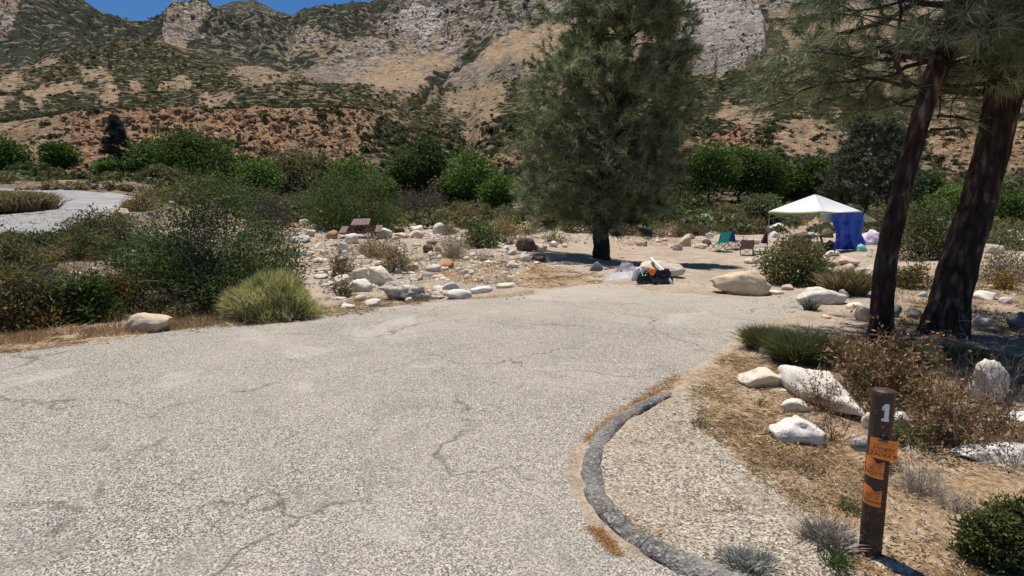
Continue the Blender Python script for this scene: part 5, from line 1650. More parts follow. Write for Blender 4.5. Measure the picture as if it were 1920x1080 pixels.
# big dark shrub, left of centre
shrub(415, 585, 275, 258, DG + MG + DG + [(.15, .17, .08)], 'biggest foreground shrub, dark green with grey dead twigs, left of the yellow-green bush', nleaf=32000, leaf=7, ncl=150, twigs=80, bare=420, tcol=(.30, .27, .23), depth=.75, sigma=.062, dense=.45, lowfill=.3)
shrub(300, 560, 160, 112, OV + DG + MG, 'olive shrub leaning out of the left side of the biggest dark one', nleaf=9000, leaf=7.5, ncl=80, twigs=50, bare=420, tcol=(.52, .50, .47), depth=.7, sigma=.1, lowfill=.3)
shrub(505, 455, 100, 95, [(0.09, 0.085, 0.06), (0.06, 0.06, 0.04)], 'brownish twiggy shrub behind the right shoulder of the biggest dark one', nleaf=3500, leaf=5, ncl=60, twigs=50, bare=200, tcol=(.16, .13, .11), sigma=.1)
grass_bush(504, 602, 172, 88, YG, 'fluffy yellow-green broom bush at the pavement edge', n=30000, wid=1.5, name='broom_bush', cat='bush', vol=True)
shrub(195, 474, 150, 72, GY + OV, 'grey-green bush in front of the road bend', nleaf=9000, leaf=6.5, ncl=90, twigs=40, bare=60, sigma=.09, lowfill=.3)
shrub(60, 478, 150, 40, OV + GY, 'spiky olive bush in front of the road at the left', nleaf=5500, leaf=6.5, ncl=70, twigs=50, bare=60, sigma=.09)
shrub(30, 530, 120, 85, ORG[2:3] + ORG[1:2] + OV + OV, 'orange and olive weed thicket at the left border', nleaf=6500, leaf=8, ncl=70, twigs=40, sigma=.1, lowfill=.4)
shrub(30, 622, 150, 130, OV + ORG, 'tall olive and rust weed clump at the left border by the pavement', nleaf=12000, leaf=10, ncl=90, twigs=60, sigma=.1, lowfill=.4, aspect=.3)
shrub(110, 610, 100, 92, OV + MG, 'olive weed bush second from the left border by the pavement', nleaf=7000, leaf=10, ncl=60, twigs=50, sigma=.1, lowfill=.4, aspect=.3)
shrub(172, 606, 84, 88, MG + DG, 'fresh green leafy weed bush by the pavement left of the tan boulder', nleaf=6500, leaf=11, ncl=50, twigs=40, sigma=.1, lowfill=.4, aspect=.3)
shrub(236, 588, 80, 80, ORG + OV, 'rusty weed bush right behind the half buried tan boulder', nleaf=5000, leaf=9, ncl=50, twigs=40, sigma=.1, lowfill=.4, aspect=.3)
shrub(330, 596, 120, 50, OV + STR, 'low olive weed patch between the tan boulder and the broom bush', nleaf=5000, leaf=8, ncl=50, twigs=30, sigma=.1, lowfill=.4, aspect=.3)
shrub(160, 490, 190, 50, ORG[1:3] + OV + DG, 'low rust and olive weeds behind the grey ground at the left', nleaf=7000, leaf=6, ncl=80, twigs=30, sigma=.08, lowfill=.5)
twig_bush(75, 560, 90, 90, [(0.16, 0.14, 0.15), (0.09, 0.08, 0.085), (.24, .22, .22)], 'dark grey heap of dead brush at the left', n=160, curl=.14)
grass_bush(40, 402, 130, 46, OV + STR, 'mound of olive and straw grass inside the road bend', n=9000, wid=2.2, spread=.3, tufts=26, depth=1.2)
grass_bush(-60, 398, 140, 50, OV + STR, 'olive and straw grass mound running out of the left border', n=5000, wid=2.2, spread=.3, tufts=20, depth=1.0)
shrub(160, 357, 260, 14, STR + OV, 'strip of dry brown weeds along the far edge of the road', nleaf=4200, leaf=5, ncl=80, lowfill=.5, depth=.12, sigma=.06)
shrub(330, 384, 110, 30, ORG + OV, 'brown and olive weeds right of the road bend', nleaf=3800, leaf=4.5, ncl=60, lowfill=.4)
shrub(290, 372, 60, 16, STR + OV, 'low straw weeds at the tip of the road bend', nleaf=1500, leaf=4, ncl=30, lowfill=.5)
shrub(390, 374, 110, 34, OV + GY, 'olive bush between the road bend and the big dark shrub', nleaf=4200, leaf=4.5, ncl=60, lowfill=.3)
shrub(262, 398, 70, 26, OV + ORG, 'small dark weed bush right behind the flat sunlit tan boulder', nleaf=1600, leaf=5, ncl=30, twigs=30, bare=60)
shrub(455, 392, 120, 44, GY + OV, 'grey-green brush behind the top of the biggest dark shrub', nleaf=4200, leaf=4.5, ncl=60, lowfill=.3)
# behind table
shrub(663, 436, 165, 124, DG + MG + DG, 'large rounded green shrub behind the picnic table', nleaf=16000, leaf=4.6, ncl=150, twigs=40, sigma=.085, depth=.7, lowfill=.3, dense=.3)
shrub(600, 405, 110, 66, GY + OV, 'grey-green shrub left of the one behind the picnic table', nleaf=6000, leaf=4.5, ncl=70, sigma=.09, lowfill=.3)
shrub(780, 402, 110, 52, [(0.11, 0.09, 0.065), (0.085, 0.07, 0.05), (0.14, 0.11, 0.08)], 'brownish dry thicket right of the shrub behind the table', nleaf=4500, leaf=4, ncl=60, twigs=60, bare=160, tcol=(.2, .16, .13), lowfill=.3)
shrub(900, 466, 66, 44, DG + MG, 'small dark green riverbed shrub right of the tall pointed boulder', nleaf=3200, leaf=5.2, ncl=36, sigma=.1)
shrub(945, 458, 56, 42, OV + STR, 'straw and olive bush beside the small dark green riverbed shrub', nleaf=2200, leaf=4.5, ncl=30, twigs=40, bare=80, tcol=(.3, .25, .2))
shrub(1052, 412, 60, 40, DG + OV, 'dark olive bush at the left edge of the big pine', nleaf=2500, leaf=4.5, ncl=30)
shrub(1080, 438, 60, 44, OV, 'olive bush just left of the pine trunk', nleaf=2500, leaf=4.5, ncl=30, twigs=40, bare=70)
shrub(1175, 442, 60, 40, OV + STR, 'straw-coloured bush just right of the pine trunk', nleaf=2400, leaf=4.5, ncl=30, twigs=40, bare=70)
shrub(1262, 428, 110, 70, DG + DG + GY, 'dark shady bush under the right side of the big pine', nleaf=6000, leaf=4.6, ncl=70, bare=100, tcol=(.24, .22, .2), lowfill=.3)
shrub(1240, 446, 90, 26, OV + STR, 'low olive weeds along the back of the bare sand', nleaf=2600, leaf=4.5, ncl=40, lowfill=.4)
shrub(1395, 440, 92, 38, OV + [(.14, .13, .06)], 'long olive bush behind the camp chairs', nleaf=5200, leaf=4.4, ncl=70, sigma=.09, lowfill=.4)
shrub(1300, 442, 60, 18, [(0.20, 0.16, 0.10), (.15, .13, .07)], 'dry brown bush in front of the green tent', nleaf=2800, leaf=4.2, ncl=40, twigs=40, bare=80, tcol=(.32, .26, .2), lowfill=.4)
shrub(1490, 538, 110, 96, MG + OV + OV, 'rounded green shrub with pale leaves before the canopy', nleaf=9500, leaf=6.5, ncl=80, twigs=60, bare=80, sigma=.1, dense=.35, depth=.8)
shrub(1530, 532, 34, 40, [(.34, .13, .05), (.25, .12, .05)], 'small rust-red weed at the right foot of the rounded green shrub', nleaf=700, leaf=6, ncl=14, twigs=20)
grass_bush(1590, 560, 80, 70, STR + OV, 'pale straw grass between the dappled boulder and the nearer pine', n=3000, wid=1.8, spread=.4)
shrub(1720, 490, 110, 110, OV + DG, 'olive and dark bush seen between the two pine trunks', nleaf=7500, leaf=6, ncl=70, twigs=50, bare=120, sigma=.1)
shrub(1712, 545, 66, 50, ORG + ORG + OV, 'orange weed bush between the pine trunks', nleaf=2200, leaf=6.5, ncl=30)
shrub(1850, 470, 130, 55, OV + GY, 'olive bush right of the thicker pine', nleaf=5000, leaf=5.5, ncl=60, lowfill=.3)
shrub(1890, 530, 90, 60, OV + GRY, 'grey and olive dry bush at the right border beyond the pines', nleaf=3000, leaf=5.5, ncl=40, twigs=50, bare=120, tcol=(.36, .32, .28))
shrub(1880, 545, 40, 30, ORG, 'orange weed near the right border', nleaf=900, leaf=6, ncl=16)
shrub(1660, 440, 90, 60, OV + GY, 'olive bush right of the blue tarp', nleaf=3600, leaf=5, ncl=50, lowfill=.3)
shrub(1460, 424, 80, 30, OV + GY, 'low bush in the shade under the canopy at the back', nleaf=2400, leaf=4.5, ncl=40, lowfill=.4)
# straw bushes in the riverbed
twig_bush(705, 486, 90, 52, STR, 'straw-coloured tangled bush in front of the picnic table', n=120, name='dry_bush', cat='dry bush', leafn=2600, lcols=STR, leaf=3.5)
twig_bush(745, 514, 90, 66, STR + OV, 'straw and olive tangled bush below the one before the table', n=110, name='dry_bush', cat='dry bush', leafn=2600, lcols=STR + OV, leaf=4)
twig_bush(640, 524, 56, 70, STR + OV, 'thin olive weed with upright stems left of the leaning boulders', n=60, name='dry_bush', cat='dry bush', leafn=1500, lcols=OV + STR, leaf=4.5, cup=.8)
twig_bush(646, 560, 44, 52, OV, 'thin weed in front of the white oval boulder', n=40, name='dry_bush', cat='dry bush', leafn=900, lcols=OV + ORG, leaf=4.5, cup=.8)
twig_bush(850, 488, 96, 62, GRY + STR, 'grey wiry bush in the middle of the riverbed', n=150, name='dry_bush', cat='dry bush', leafn=1600, lcols=STR + GRY, leaf=3, cup=.5)
twig_bush(905, 492, 60, 34, GRY, 'low grey wiry bush right of the taller wiry one', n=80, name='dry_bush', cat='dry bush')
twig_bush(950, 540, 90, 26, GRY + STR, 'low grey dry tuft at the pavement edge left of the trash heap', n=90, name='dry_bush', cat='dry bush')
twig_bush(1010, 430, 60, 36, STR + GRY, 'tan dry bush beyond the sand left of the pine', n=80, name='dry_bush', cat='dry bush', leafn=1200, lcols=STR, leaf=3.5)
twig_bush(1040, 458, 60, 30, STR + OV, 'straw tuft at the left edge of the sand patch', n=70, name='dry_bush', cat='dry bush', leafn=900, lcols=STR + OV, leaf=3.5)
shrub(800, 414, 60, 22, ORG + OV, 'orange-olive weeds behind the tall pointed boulder', nleaf=1800, leaf=4, ncl=30, lowfill=.5)
shrub(870, 415, 110, 28, ORG + OV + OV, 'orange-olive weeds in front of the dark tent', nleaf=3600, leaf=4, ncl=50, lowfill=.5)
shrub(960, 412, 90, 24, OV, 'olive weeds right of the dark tent', nleaf=2600, leaf=4, ncl=40, lowfill=.5)
shrub(840, 442, 40, 18, OV + STR, 'low olive weed at the foot of the tall pointed boulder', nleaf=800, leaf=4, ncl=16)
shrub(950, 442, 110, 26, OV + ORG, 'olive weed strip beyond the dark brown rock', nleaf=2600, leaf=4, ncl=40, lowfill=.5)
# near right
twig_bush(1550, 790, 150, 120, [(.22, .16, .11), (.13, .09, .06), (.35, .28, .2)], 'tangle of thin brown twigs growing over the elongated boulder', n=60, name='dead_bush', curl=.17, thick=.9, leafn=700, lcols=BRL, leaf=7)
twig_bush(1500, 905, 150, 40, GRY + BRL, 'low brown and grey brush in front of the flat-topped white boulder', n=70, name='dead_bush', curl=.13, thick=.8, leafn=700, lcols=BRL + STR, leaf=7)
twig_bush(1690, 760, 120, 90, [(.2, .15, .1), (.12, .08, .05)], 'upright brown twigs behind the top of the brown post', n=60, name='dead_bush', curl=.16, thick=.8, leafn=900, lcols=BRL, leaf=8, cup=.6)
twig_bush(1890, 900, 130, 100, GRY + [(.2, .15, .1)], 'pale grey dead branches just above the bottom right bush', n=70, name='dead_bush', curl=.13, thick=1.2)
twig_bush(1650, 900, 90, 60, BRL + GRY, 'low tangle of dead stems right beside the middle of the post', n=60, name='dead_bush', curl=.15, thick=.9, leafn=500, lcols=BRL, leaf=8)
PG = [(0.13, 0.15, 0.055), (0.18, 0.19, 0.08), (0.09, 0.11, 0.04)]
grass_bush(1432, 664, 88, 66, PG + OV, 'dark green grass clump at the pavement edge, left one in the pine shade', n=4600, wid=1.3, spread=.55)
grass_bush(1500, 690, 100, 92, PG, 'taller dark green grass clump beside the left one in the pine shade', n=5200, wid=1.3, spread=.5)
grass_bush(1568, 690, 90, 70, PG + STR, 'dark grass clump mixed with straw before the nearer pine trunk', n=4200, wid=1.4, spread=.5)
grass_bush(1520, 584, 30, 36, GRY + GY, 'small grey grass tuft at the right edge of the pavement', n=260, wid=1.6, tufts=3)
grass_bush(1710, 690, 90, 56, PG, 'dark green grass clump between the pine trunks in shade', n=2400, wid=2.2, spread=.6)
grass_bush(1790, 690, 100, 50, PG, 'dark green grass clump under the thicker pine', n=2400, wid=2.2, spread=.6)
twig_bush(1640, 775, 210, 172, [(.16, .10, .06), (.11, .07, .045), (.24, .17, .11)], 'big dry bush of curled brown leaves behind the post', n=130, name='dry_bush', cat='dry bush', leafn=3800, lcols=BRL + BRL + OV, leaf=9, curl=.15, thick=.7)
twig_bush(1765, 870, 240, 205, [(.16, .10, .06), (.11, .07, .045), (.24, .17, .11)], 'tangle of brown stems and curled leaves right of the post', n=110, name='dry_bush', cat='dry bush', leafn=2600, lcols=BRL + BRL + OV, leaf=9.5, curl=.17, thick=.8)
twig_bush(1560, 850, 150, 160, [(.10, .065, .05), (.16, .11, .08)], 'bare dark curly twigs in front of the elongated boulder', n=26, name='dead_bush', curl=.17, thick=1.2)
twig_bush(1860, 840, 210, 205, [(.13, .09, .07), (.24, .19, .15)], 'bare branches crossing in front of the white rocks at the right', n=60, name='dead_bush', curl=.14, thick=1.3)
twig_bush(1800, 735, 200, 80, [(.22, .18, .14), (.14, .10, .08)], 'bare curly twigs in front of the pine shade at the right', n=70, name='dead_bush', curl=.18, thick=.9, cup=.6)
twig_bush(1722, 950, 130, 92, GRY + [(.42, .38, .34)], 'silver grey dead shrub right of the post', n=150, name='dead_bush', curl=.13, thick=1.0)
twig_bush(1790, 985, 110, 66, GRY, 'low silver grey dead shrub beside the green bush', n=110, name='dead_bush', curl=.13)
grass_bush(1545, 1045, 90, 96, [(.36, .32, .26), (.46, .42, .35), (.24, .21, .17)], 'grey feathery grass tuft left of the post', n=700, wid=2.6, spread=.5, tufts=5, mat=M_DRY)
shrub(1566, 1082, 50, 46, MG, 'small green weed at the foot of the grey feathery tuft', nleaf=500, leaf=14, ncl=14, twigs=12, aspect=.16)
shrub(1588, 972, 44, 40, MG + OV, 'small green weed left of the post', nleaf=520, leaf=9, ncl=14, twigs=10, aspect=.18)
shrub(1885, 1090, 160, 170, [(0.085, 0.105, 0.03), (0.12, 0.14, 0.045), (0.06, 0.08, 0.025), (.17, .17, .06)], 'dense small-leaved green bush in the bottom right corner', nleaf=16000, leaf=10, ncl=110, twigs=60, sigma=.09, lowfill=.3, bare=60, aspect=.42)
grass_bush(1402, 1094, 120, 62, [(.44, .43, .37), (.34, .34, .29), (.52, .51, .44)], 'silver sage tuft at the bottom border by the kerb', n=800, wid=3.4, spread=.7, tufts=8, mat=M_DRY, name='sage_tuft', cat='sage')
twig_bush(1390, 985, 110, 34, GRY + [(.12, .09, .07)], 'flat grey broken twig cluster on the gravel of the island', n=26, name='dead_twigs', cat='twigs', curl=.12, thick=1.6, low=.0)
twig_bush(1212, 836, 70, 16, [(.1, .08, .07), (.16, .13, .1)], 'small dark twigs on the gravel inside the kerb bend', n=10, name='dead_twigs', cat='twigs', curl=.1, thick=2, levels=1)
shrub(1310, 806, 26, 20, OV, 'tiny green sprout on the gravel of the island', nleaf=60, leaf=12, ncl=5, twigs=5, aspect=.16)
shrub(1432, 768, 26, 26, OV, 'tiny green sprout beside the cream slab', nleaf=70, leaf=12, ncl=5, twigs=5, aspect=.16)
shrub(1700, 850, 90, 50, DG + OV, 'small green shoots low in the brown tangle right of the post', nleaf=600, leaf=14, ncl=20, twigs=10, aspect=.2)
twig_bush(1400, 722, 40, 40, GY, 'blue-grey tuft against the left side of the rounded tan boulder', n=50, name='dry_bush', cat='dry bush')

# ---------------------------------------------- ground cover nobody could count
def strewn(poly_px, n, fn):
    xs = [p[0] for p in poly_px]; ys = [p[1] for p in poly_px]
    out = []
    while len(out) < n:
        a = rng.uniform(min(xs), max(xs), n); b = rng.uniform(min(ys), max(ys), n)
        m = inpoly(a, b, poly_px)
        dx, dy, dz = ray(a[m], b[m])
        t = -H / dz
        out.extend(np.stack([dx * t, dy * t], -1).tolist())
    P = np.array(out[:n])
    P3 = np.concatenate([P, gz(P[:, 0], P[:, 1])[:, None]], 1)
    return P3
def litter(poly, n, L, W, cols, z=.02):
    P = strewn(poly, n, None); P[:, 2] += z + .012 * rng.random(n)
    keep = fbm(P[:, 0] * 1.6, P[:, 1] * 1.6, 0, 3, 77) > -.25 + .5 * rng.random(n) - .3
    P = P[keep]; n = len(P)
    a = rng.random(n) * 6.28
    D = np.stack([np.cos(a), np.sin(a), .25 * rng.normal(size=n)], -1)
    sc = np.maximum(P[:, 1], 2) / 3.0
    return needles(P, D, L * (.5 + rng.random(n)) * sc ** .6, W * sc ** .8, pcol(cols, n), .35)
LIT = [(.40, .24, .11), (.56, .40, .23), (.22, .12, .06), (.68, .54, .36)]
lt = [litter([(1290, 710), (1400, 650), (1620, 650), (1950, 760), (1980, 1150), (1640, 1120), (1500, 960), (1390, 880), (1310, 800)], 42000, .08, .0050, LIT + STR),
      litter([(1180, 775), (1250, 735), (1310, 700), (1290, 690), (1200, 745), (1120, 800), (1080, 850), (1068, 900), (1082, 910), (1090, 850), (1130, 812)], 1500, .06, .003, [(.5, .27, .09), (.42, .22, .08)], .018),
      litter([(1095, 990), (1130, 1000), (1170, 1050), (1150, 1045)], 500, .05, .003, [(.5, .27, .09), (.42, .22, .08)], .018),
      litter([(1130, 930), (1200, 990), (1330, 1040), (1420, 1080), (1350, 1080), (1220, 1020), (1150, 970)], 1600, .05, .003, [(.5, .27, .09), (.42, .22, .08)], .02),
      litter([(1100, 880), (1250, 745), (1450, 900), (1600, 1080), (1400, 1080), (1150, 950)], 3000, .04, .003, LIT + [(.12, .09, .07)], .02),
      litter([(-20, 630), (420, 585), (600, 575), (800, 560), (780, 575), (560, 604), (400, 618), (-20, 668)], 9000, .08, .004, LIT + STR),
      litter([(800, 498), (960, 490), (1130, 518), (1130, 532), (960, 545), (800, 560), (620, 580), (600, 560), (780, 530)], 9000, .08, .0045, LIT + [(.55, .32, .12)]),
      litter([(540, 450), (620, 455), (800, 500), (600, 520)], 3000, .08, .005, LIT),
      litter([(1640, 500), (1980, 480), (1980, 640), (1640, 620)], 7000, .08, .005, LIT + STR)]
P = strewn([(1330, 720), (1460, 660), (1640, 690), (1950, 800), (1980, 1150), (1640, 1120), (1560, 1000), (1400, 860)], 5200, None)
P[:, 2] += .028 + .02 * rng.random(len(P))
P = P[fbm(P[:, 0] * 2.1, P[:, 1] * 2.1, 0, 3, 79) > -.15]
a = rng.random(len(P)) * 6.28
lt.append(leaves(P, np.stack([np.cos(a), np.sin(a), .5 * rng.normal(size=len(P))], -1), .028 * (.5 + rng.random(len(P))), .010, pcol(BRL + STR + GRY, len(P)))[:3])
v, f, c = join(lt)
tag(link('needle_litter', mesh_np('needle_litter', v, f, c), M_DRY), kind='stuff', label='orange dead needles and straw strewn on the ground', cat='litter')
def stubble(poly, n, h, w, cols):
    P = strewn(poly, n, None)
    nz = fbm(P[:, 0] * 1.1, P[:, 1] * 1.1, 0, 3, 78)
    P = P[nz > -.3 + .5 * rng.random(n) - .25]; n = len(P)
    D = rng.normal(size=(n, 3)) * .45 + np.array([0, 0, 1])
    sc = np.maximum(P[:, 1], 2) / 4
    return needles(P, D, h * (.4 + rng.random(n)), w * sc ** .8, pcol(cols, n), .35)
gs = [stubble([(-20, 625), (240, 612), (400, 600), (400, 612), (240, 632), (-20, 655)], 6500, .09, .005, [(.46, .30, .15), (.54, .38, .21), (.33, .2, .1)]),
      stubble([(240, 600), (340, 596), (600, 575), (640, 580), (400, 616), (240, 628)], 5000, .09, .005, STR),
      stubble([(640, 480), (960, 480), (960, 540), (820, 530), (640, 500)], 3500, .13, .006, STR + GRY),
      stubble([(1300, 720), (1460, 660), (1700, 800), (1620, 1080), (1480, 920)], 4000, .05, .003, STR + LIT),
      stubble([(1640, 520), (1980, 500), (1980, 620), (1700, 620)], 5000, .10, .006, STR + OV),
      stubble([(1580, 640), (1980, 640), (1980, 760), (1560, 760)], 5000, .14, .004, STR + PG),
      stubble([(540, 410), (1100, 402), (1440, 430), (1440, 452), (1120, 450), (540, 470)], 8000, .13, .008, STR + OV + OV + ORG[1:3]),
      stubble([(-20, 440), (260, 440), (560, 440), (560, 600), (-20, 620)], 12000, .20, .007, OV + STR + ORG)]
v, f, c = join(gs)
tag(link('dry_grass', mesh_np('dry_grass', v, f, c), M_DRY), kind='stuff', label='thin dry grass and weeds standing over the ground', cat='grass')
# low olive brush filling the far side of the valley floor
n = 3400
a_ = rng.uniform(-1.15, 1.15, n); y_ = 40 + 56 * rng.random(n) ** .7
x_ = a_ * y_
keep = fbm(x_ / 9, y_ / 9, 0, 3, 90) > -.55
rd = segdist(x_, y_, [tuple(p[:2]) for p in ((I3 + O3) / 2)[::6]])
keep &= (rd > 4.5) & ~((a_ < -.60) & (y_ < 58))
x_, y_ = x_[keep], y_[keep]; n = len(x_)
r_ = .35 + 1.0 * rng.random(n) ** 2
cs = pcol(OV + GY + DG + OV, n)
v, f, c = fuzz(np.stack([x_, y_, gz(x_, y_) + r_ * .3], -1), r_, 48, .24, cs)
tag(link('valley_brush', mesh_np('valley_brush', v, f, c), M_LEAF), kind='stuff', label='low olive brush covering the far valley floor', cat='brush')
# ================================================================== CAMP THINGS
M_BROWN = simple_mat('brown_painted_wood', (0.16, 0.095, 0.08), .6, .3, .2, 8, .2)
M_STEEL = simple_mat('dark_steel', (0.05, 0.05, 0.055), .45, .5, .1)
M_GALV = simple_mat('grey_tube', (0.35, 0.35, 0.36), .4, .5, .1, metallic=.6)
M_WHITEC = simple_mat('white_canopy_cloth', (0.66, 0.66, 0.64), .7, .2, .04, 2)
M_OLIVEC = simple_mat('olive_green_trim', (0.22, 0.26, 0.10), .8, .1)
M_CREAM = simple_mat('cream_cloth', (0.55, 0.53, 0.40), .8, .1)
M_BLUE = simple_mat('blue_tarp', (0.0, 0.045, 0.42), .45, .35, .06, 3, .25, dist=.02)
M_TEAL = simple_mat('teal_cloth', (0.02, 0.42, 0.36), .7, .2)
M_TEAL2 = simple_mat('pale_teal_cloth', (0.22, 0.5, 0.48), .7, .2)
M_NAVY = simple_mat('navy_cloth', (0.02, 0.05, 0.28), .7, .2)
M_TAUPE = simple_mat('taupe_cloth', (0.17, 0.13, 0.10), .8, .1)
M_BLACKP = simple_mat('black_plastic_bag', (0.012, 0.012, 0.014), .28, .5, .2, 4, .3)
M_LAV = simple_mat('grey_lilac_tarp', (0.20, 0.175, 0.20), .55, .3, .15, 5, .2)
M_CLEAR = simple_mat('cloudy_plastic_sheet', (0.50, 0.48, 0.50), .25, .5, .1, 5, .2)
M_WHITE = simple_mat('white_paint', (0.78, 0.78, 0.76), .5, .3, .03)
M_PINKW = simple_mat('pale_pink_blanket', (0.72, 0.62, 0.70), .85, .1, .08, 6)

def rod(name, pts, r, mat, parent, sides=6):
    v, f = tubes_tri([(np.array(pts, float), np.full(len(pts), r))], sides)
    return link(name, mesh_np(name, v, f, smooth=True), mat, parent)
def sheet(name, P, mat, parent=None, loc=None, thick=.004):
    """grid of points (n,m,3) as a cloth with a little thickness"""
    n, m = P.shape[:2]
    me = mesh_np(name, P.reshape(-1, 3), grid_faces(n, m), smooth=True)
    o = link(name, me, mat, parent, loc)
    s_ = o.modifiers.new('thickness', 'SOLIDIFY'); s_.thickness = thick
    return o

# ---- picnic table
b = G(668, 448)
T = empty('picnic_table', (b.x, b.y + .9, gzf(b.x, b.y + .9) - .06), 0)
T.rotation_euler = (math.radians(7), 0, 0)
T.rotation_euler = (Matrix.Rotation(math.radians(7), 3, 'X') @ Matrix.Rotation(math.radians(-78), 3, 'Z')).to_euler()
tag(T, 'dark brown picnic table with two benches in front of the rounded green shrub', 'picnic table')
for k in range(5):
    bm = bmesh.new(); add_box(bm, (0, (k - 2) * .148, .76), (1.85, .14, .04)); bm_obj('tabletop_plank', bm, M_BROWN, T)
for s in (-1, 1):
    bench = None
    for k in range(2):
        bm = bmesh.new(); add_box(bm, (0, s * (.66 + k * .145), .45), (1.85, .138, .04)); bm_obj('bench_plank', bm, M_BROWN, T)
for s in (-1, 1):
    for q in (-1, 1):
        bm = bmesh.new(); add_bar(bm, (s * .62, q * .26, .74), (s * .62, q * .58, 0), .05, .09); bm_obj('leg', bm, M_BROWN, T)
    bm = bmesh.new(); add_box(bm, (s * .66, 0, .40), (.04, 1.6, .09)); bm_obj('crossbar', bm, M_BROWN, T)
    bm = bmesh.new(); add_box(bm, (s * .66, 0, .715), (.04, .7, .05)); bm_obj('crossbar', bm, M_BROWN, T)

# ---- instant canopy
Yc = 24.0
fc_ = at(1538, 397, Yc + .5)
ze = fc_.z
front = np.array([fc_.x, fc_.y])
th_ = math.radians(67)
dl = np.array([-math.cos(th_), math.sin(th_)]) * 2.85; dr = np.array([math.sin(th_), math.cos(th_)]) * 2.85
cor = [front, front + dl, front + dl + dr, front + dr]
cen = front + (dl + dr) / 2
ap = at(1525, 364, cen[1]).z
CN = empty('canopy', (cen[0], cen[1], gzf(cen[0], cen[1])))
tag(CN, 'white pop-up canopy with olive edge standing over the camp', 'canopy')
c0 = np.array([cen[0], cen[1], CN.location.z])
apex = np.array([cen[0], cen[1], ap]) - c0
corners = [np.array([c[0], c[1], ze]) - c0 for c in cor]
for i in range(4):
    a, b2 = corners[i], corners[(i + 1) % 4]
    n = 14
    s = np.linspace(0, 1, n)
    P = np.zeros((n, n, 3))
    for j, t in enumerate(s):
        e = a * (1 - t) + b2 * t
        e = e + np.array([0, 0, -.05 * math.sin(math.pi * t)])
        for k, u in enumerate(s):
            q = apex * (1 - u) + e * u
            q = q + np.array([0, 0, -.10 * math.sin(math.pi * u) * math.sin(math.pi * t)])
            P[j, k] = q
    sheet('roof_panel', P, M_WHITEC, CN, thick=.006)
    V_ = np.zeros((n, 3, 3))
    for j, t in enumerate(s):
        e = a * (1 - t) + b2 * t + np.array([0, 0, -.05 * math.sin(math.pi * t)])
        outd = unit((a + b2) / 2 * np.array([1, 1, 0])) * .012
        for k in range(3):
            V_[j, k] = e + outd - np.array([0, 0, .005 + .065 * k])
    sheet('valance', V_, M_OLIVEC if i in (0, 3) else M_CREAM, CN, thick=.006)
for c in corners:
    p = c * np.array([.97, .97, 1])
    zb = gzf(p[0] + c0[0], p[1] + c0[1]) - c0[2]
    rod('leg', [(p[0], p[1], zb), (p[0], p[1], ze - c0[2] - .02)], .02, M_GALV, CN)
for i in range(4):
    a, b2 = corners[i] * .97, corners[(i + 1) % 4] * .97
    z1 = ze - c0[2] - .08
    for k in range(2):
        p0 = a * (1 - k * .5) + b2 * k * .5; p1 = a * (.5 - k * .5) + b2 * (.5 + k * .5)
        rod('truss_bar', [(p0[0], p0[1], z1), (p1[0], p1[1], z1 - .3)], .012, M_GALV, CN)
        rod('truss_bar', [(p0[0], p0[1], z1 - .3), (p1[0], p1[1], z1)], .012, M_GALV, CN)
ang_ = [(1450, 0)]
# cream flaps under the eaves
def wpt(px, py, Y): return np.array(at(px, py, Y)[:])
def quad_sheet(p, n=8, m=6, amp=.02, seed=1):
    P = np.zeros((n, m, 3))
    for i in range(n):
        for j in range(m):
            u, v_ = i / (n - 1), j / (m - 1)
            P[i, j] = (p[0] * (1 - u) + p[1] * u) * (1 - v_) + (p[3] * (1 - u) + p[2] * u) * v_
            P[i, j, 1] += amp * float(vn(u * 4, v_ * 3, seed, seed))
    return P
fl = sheet('canopy_flap', quad_sheet([wpt(1538, 400, Yc + .3), wpt(1572, 400, Yc + .8), wpt(1562, 417, Yc + .8), wpt(1539, 416, Yc + .3)]), M_CREAM, None, None)
tag(fl, 'cream side flap hanging under the canopy left of the blue tarp', 'cloth flap')
fl = sheet('canopy_flap', quad_sheet([wpt(1612, 398, Yc + 1.6), wpt(1618, 399, Yc + 1.6), wpt(1646, 415, Yc + 1.9), wpt(1620, 416, Yc + 1.6)]), M_CREAM, None, None)
tag(fl, 'small cream triangle of cloth stretched out right of the blue tarp', 'cloth flap')
# blue tarp with folds
n, m = 60, 44
P = np.zeros((n, m, 3))
for i in range(n):
    for j in range(m):
        u, v_ = i / (n - 1), j / (m - 1)
        lx = np.interp(v_, [0, .25, .5, .8, 1], [1564, 1560, 1568, 1566, 1560])
        rx_ = np.interp(v_, [0, .25, .6, .8, 1], [1621, 1619, 1616, 1623, 1624])
        py = 398 + v_ * 70 + (0 if u > .3 else 3 * (1 - u / .3) * (v_ < .1))
        Yt = Yc + .35 + 1.3 * u
        fold = .07 * math.sin(u * 17 + 1.6 * math.sin(v_ * 3)) * (.35 + v_) + .05 * float(fbm(u * 5, v_ * 5, 1, 3, 8)) + .25 * max(0, v_ - .8) * -1.5
        P[i, j] = wpt(lx + (rx_ - lx) * u, py, Yt + fold)
        g = gzf(P[i, j, 0], P[i, j, 1]) + .02
        if P[i, j, 2] < g: P[i, j, 2] = g
tp = sheet('tarp', P, M_BLUE, None, None)
tag(tp, 'bright blue plastic tarp hanging from the right side of the canopy', 'tarp')

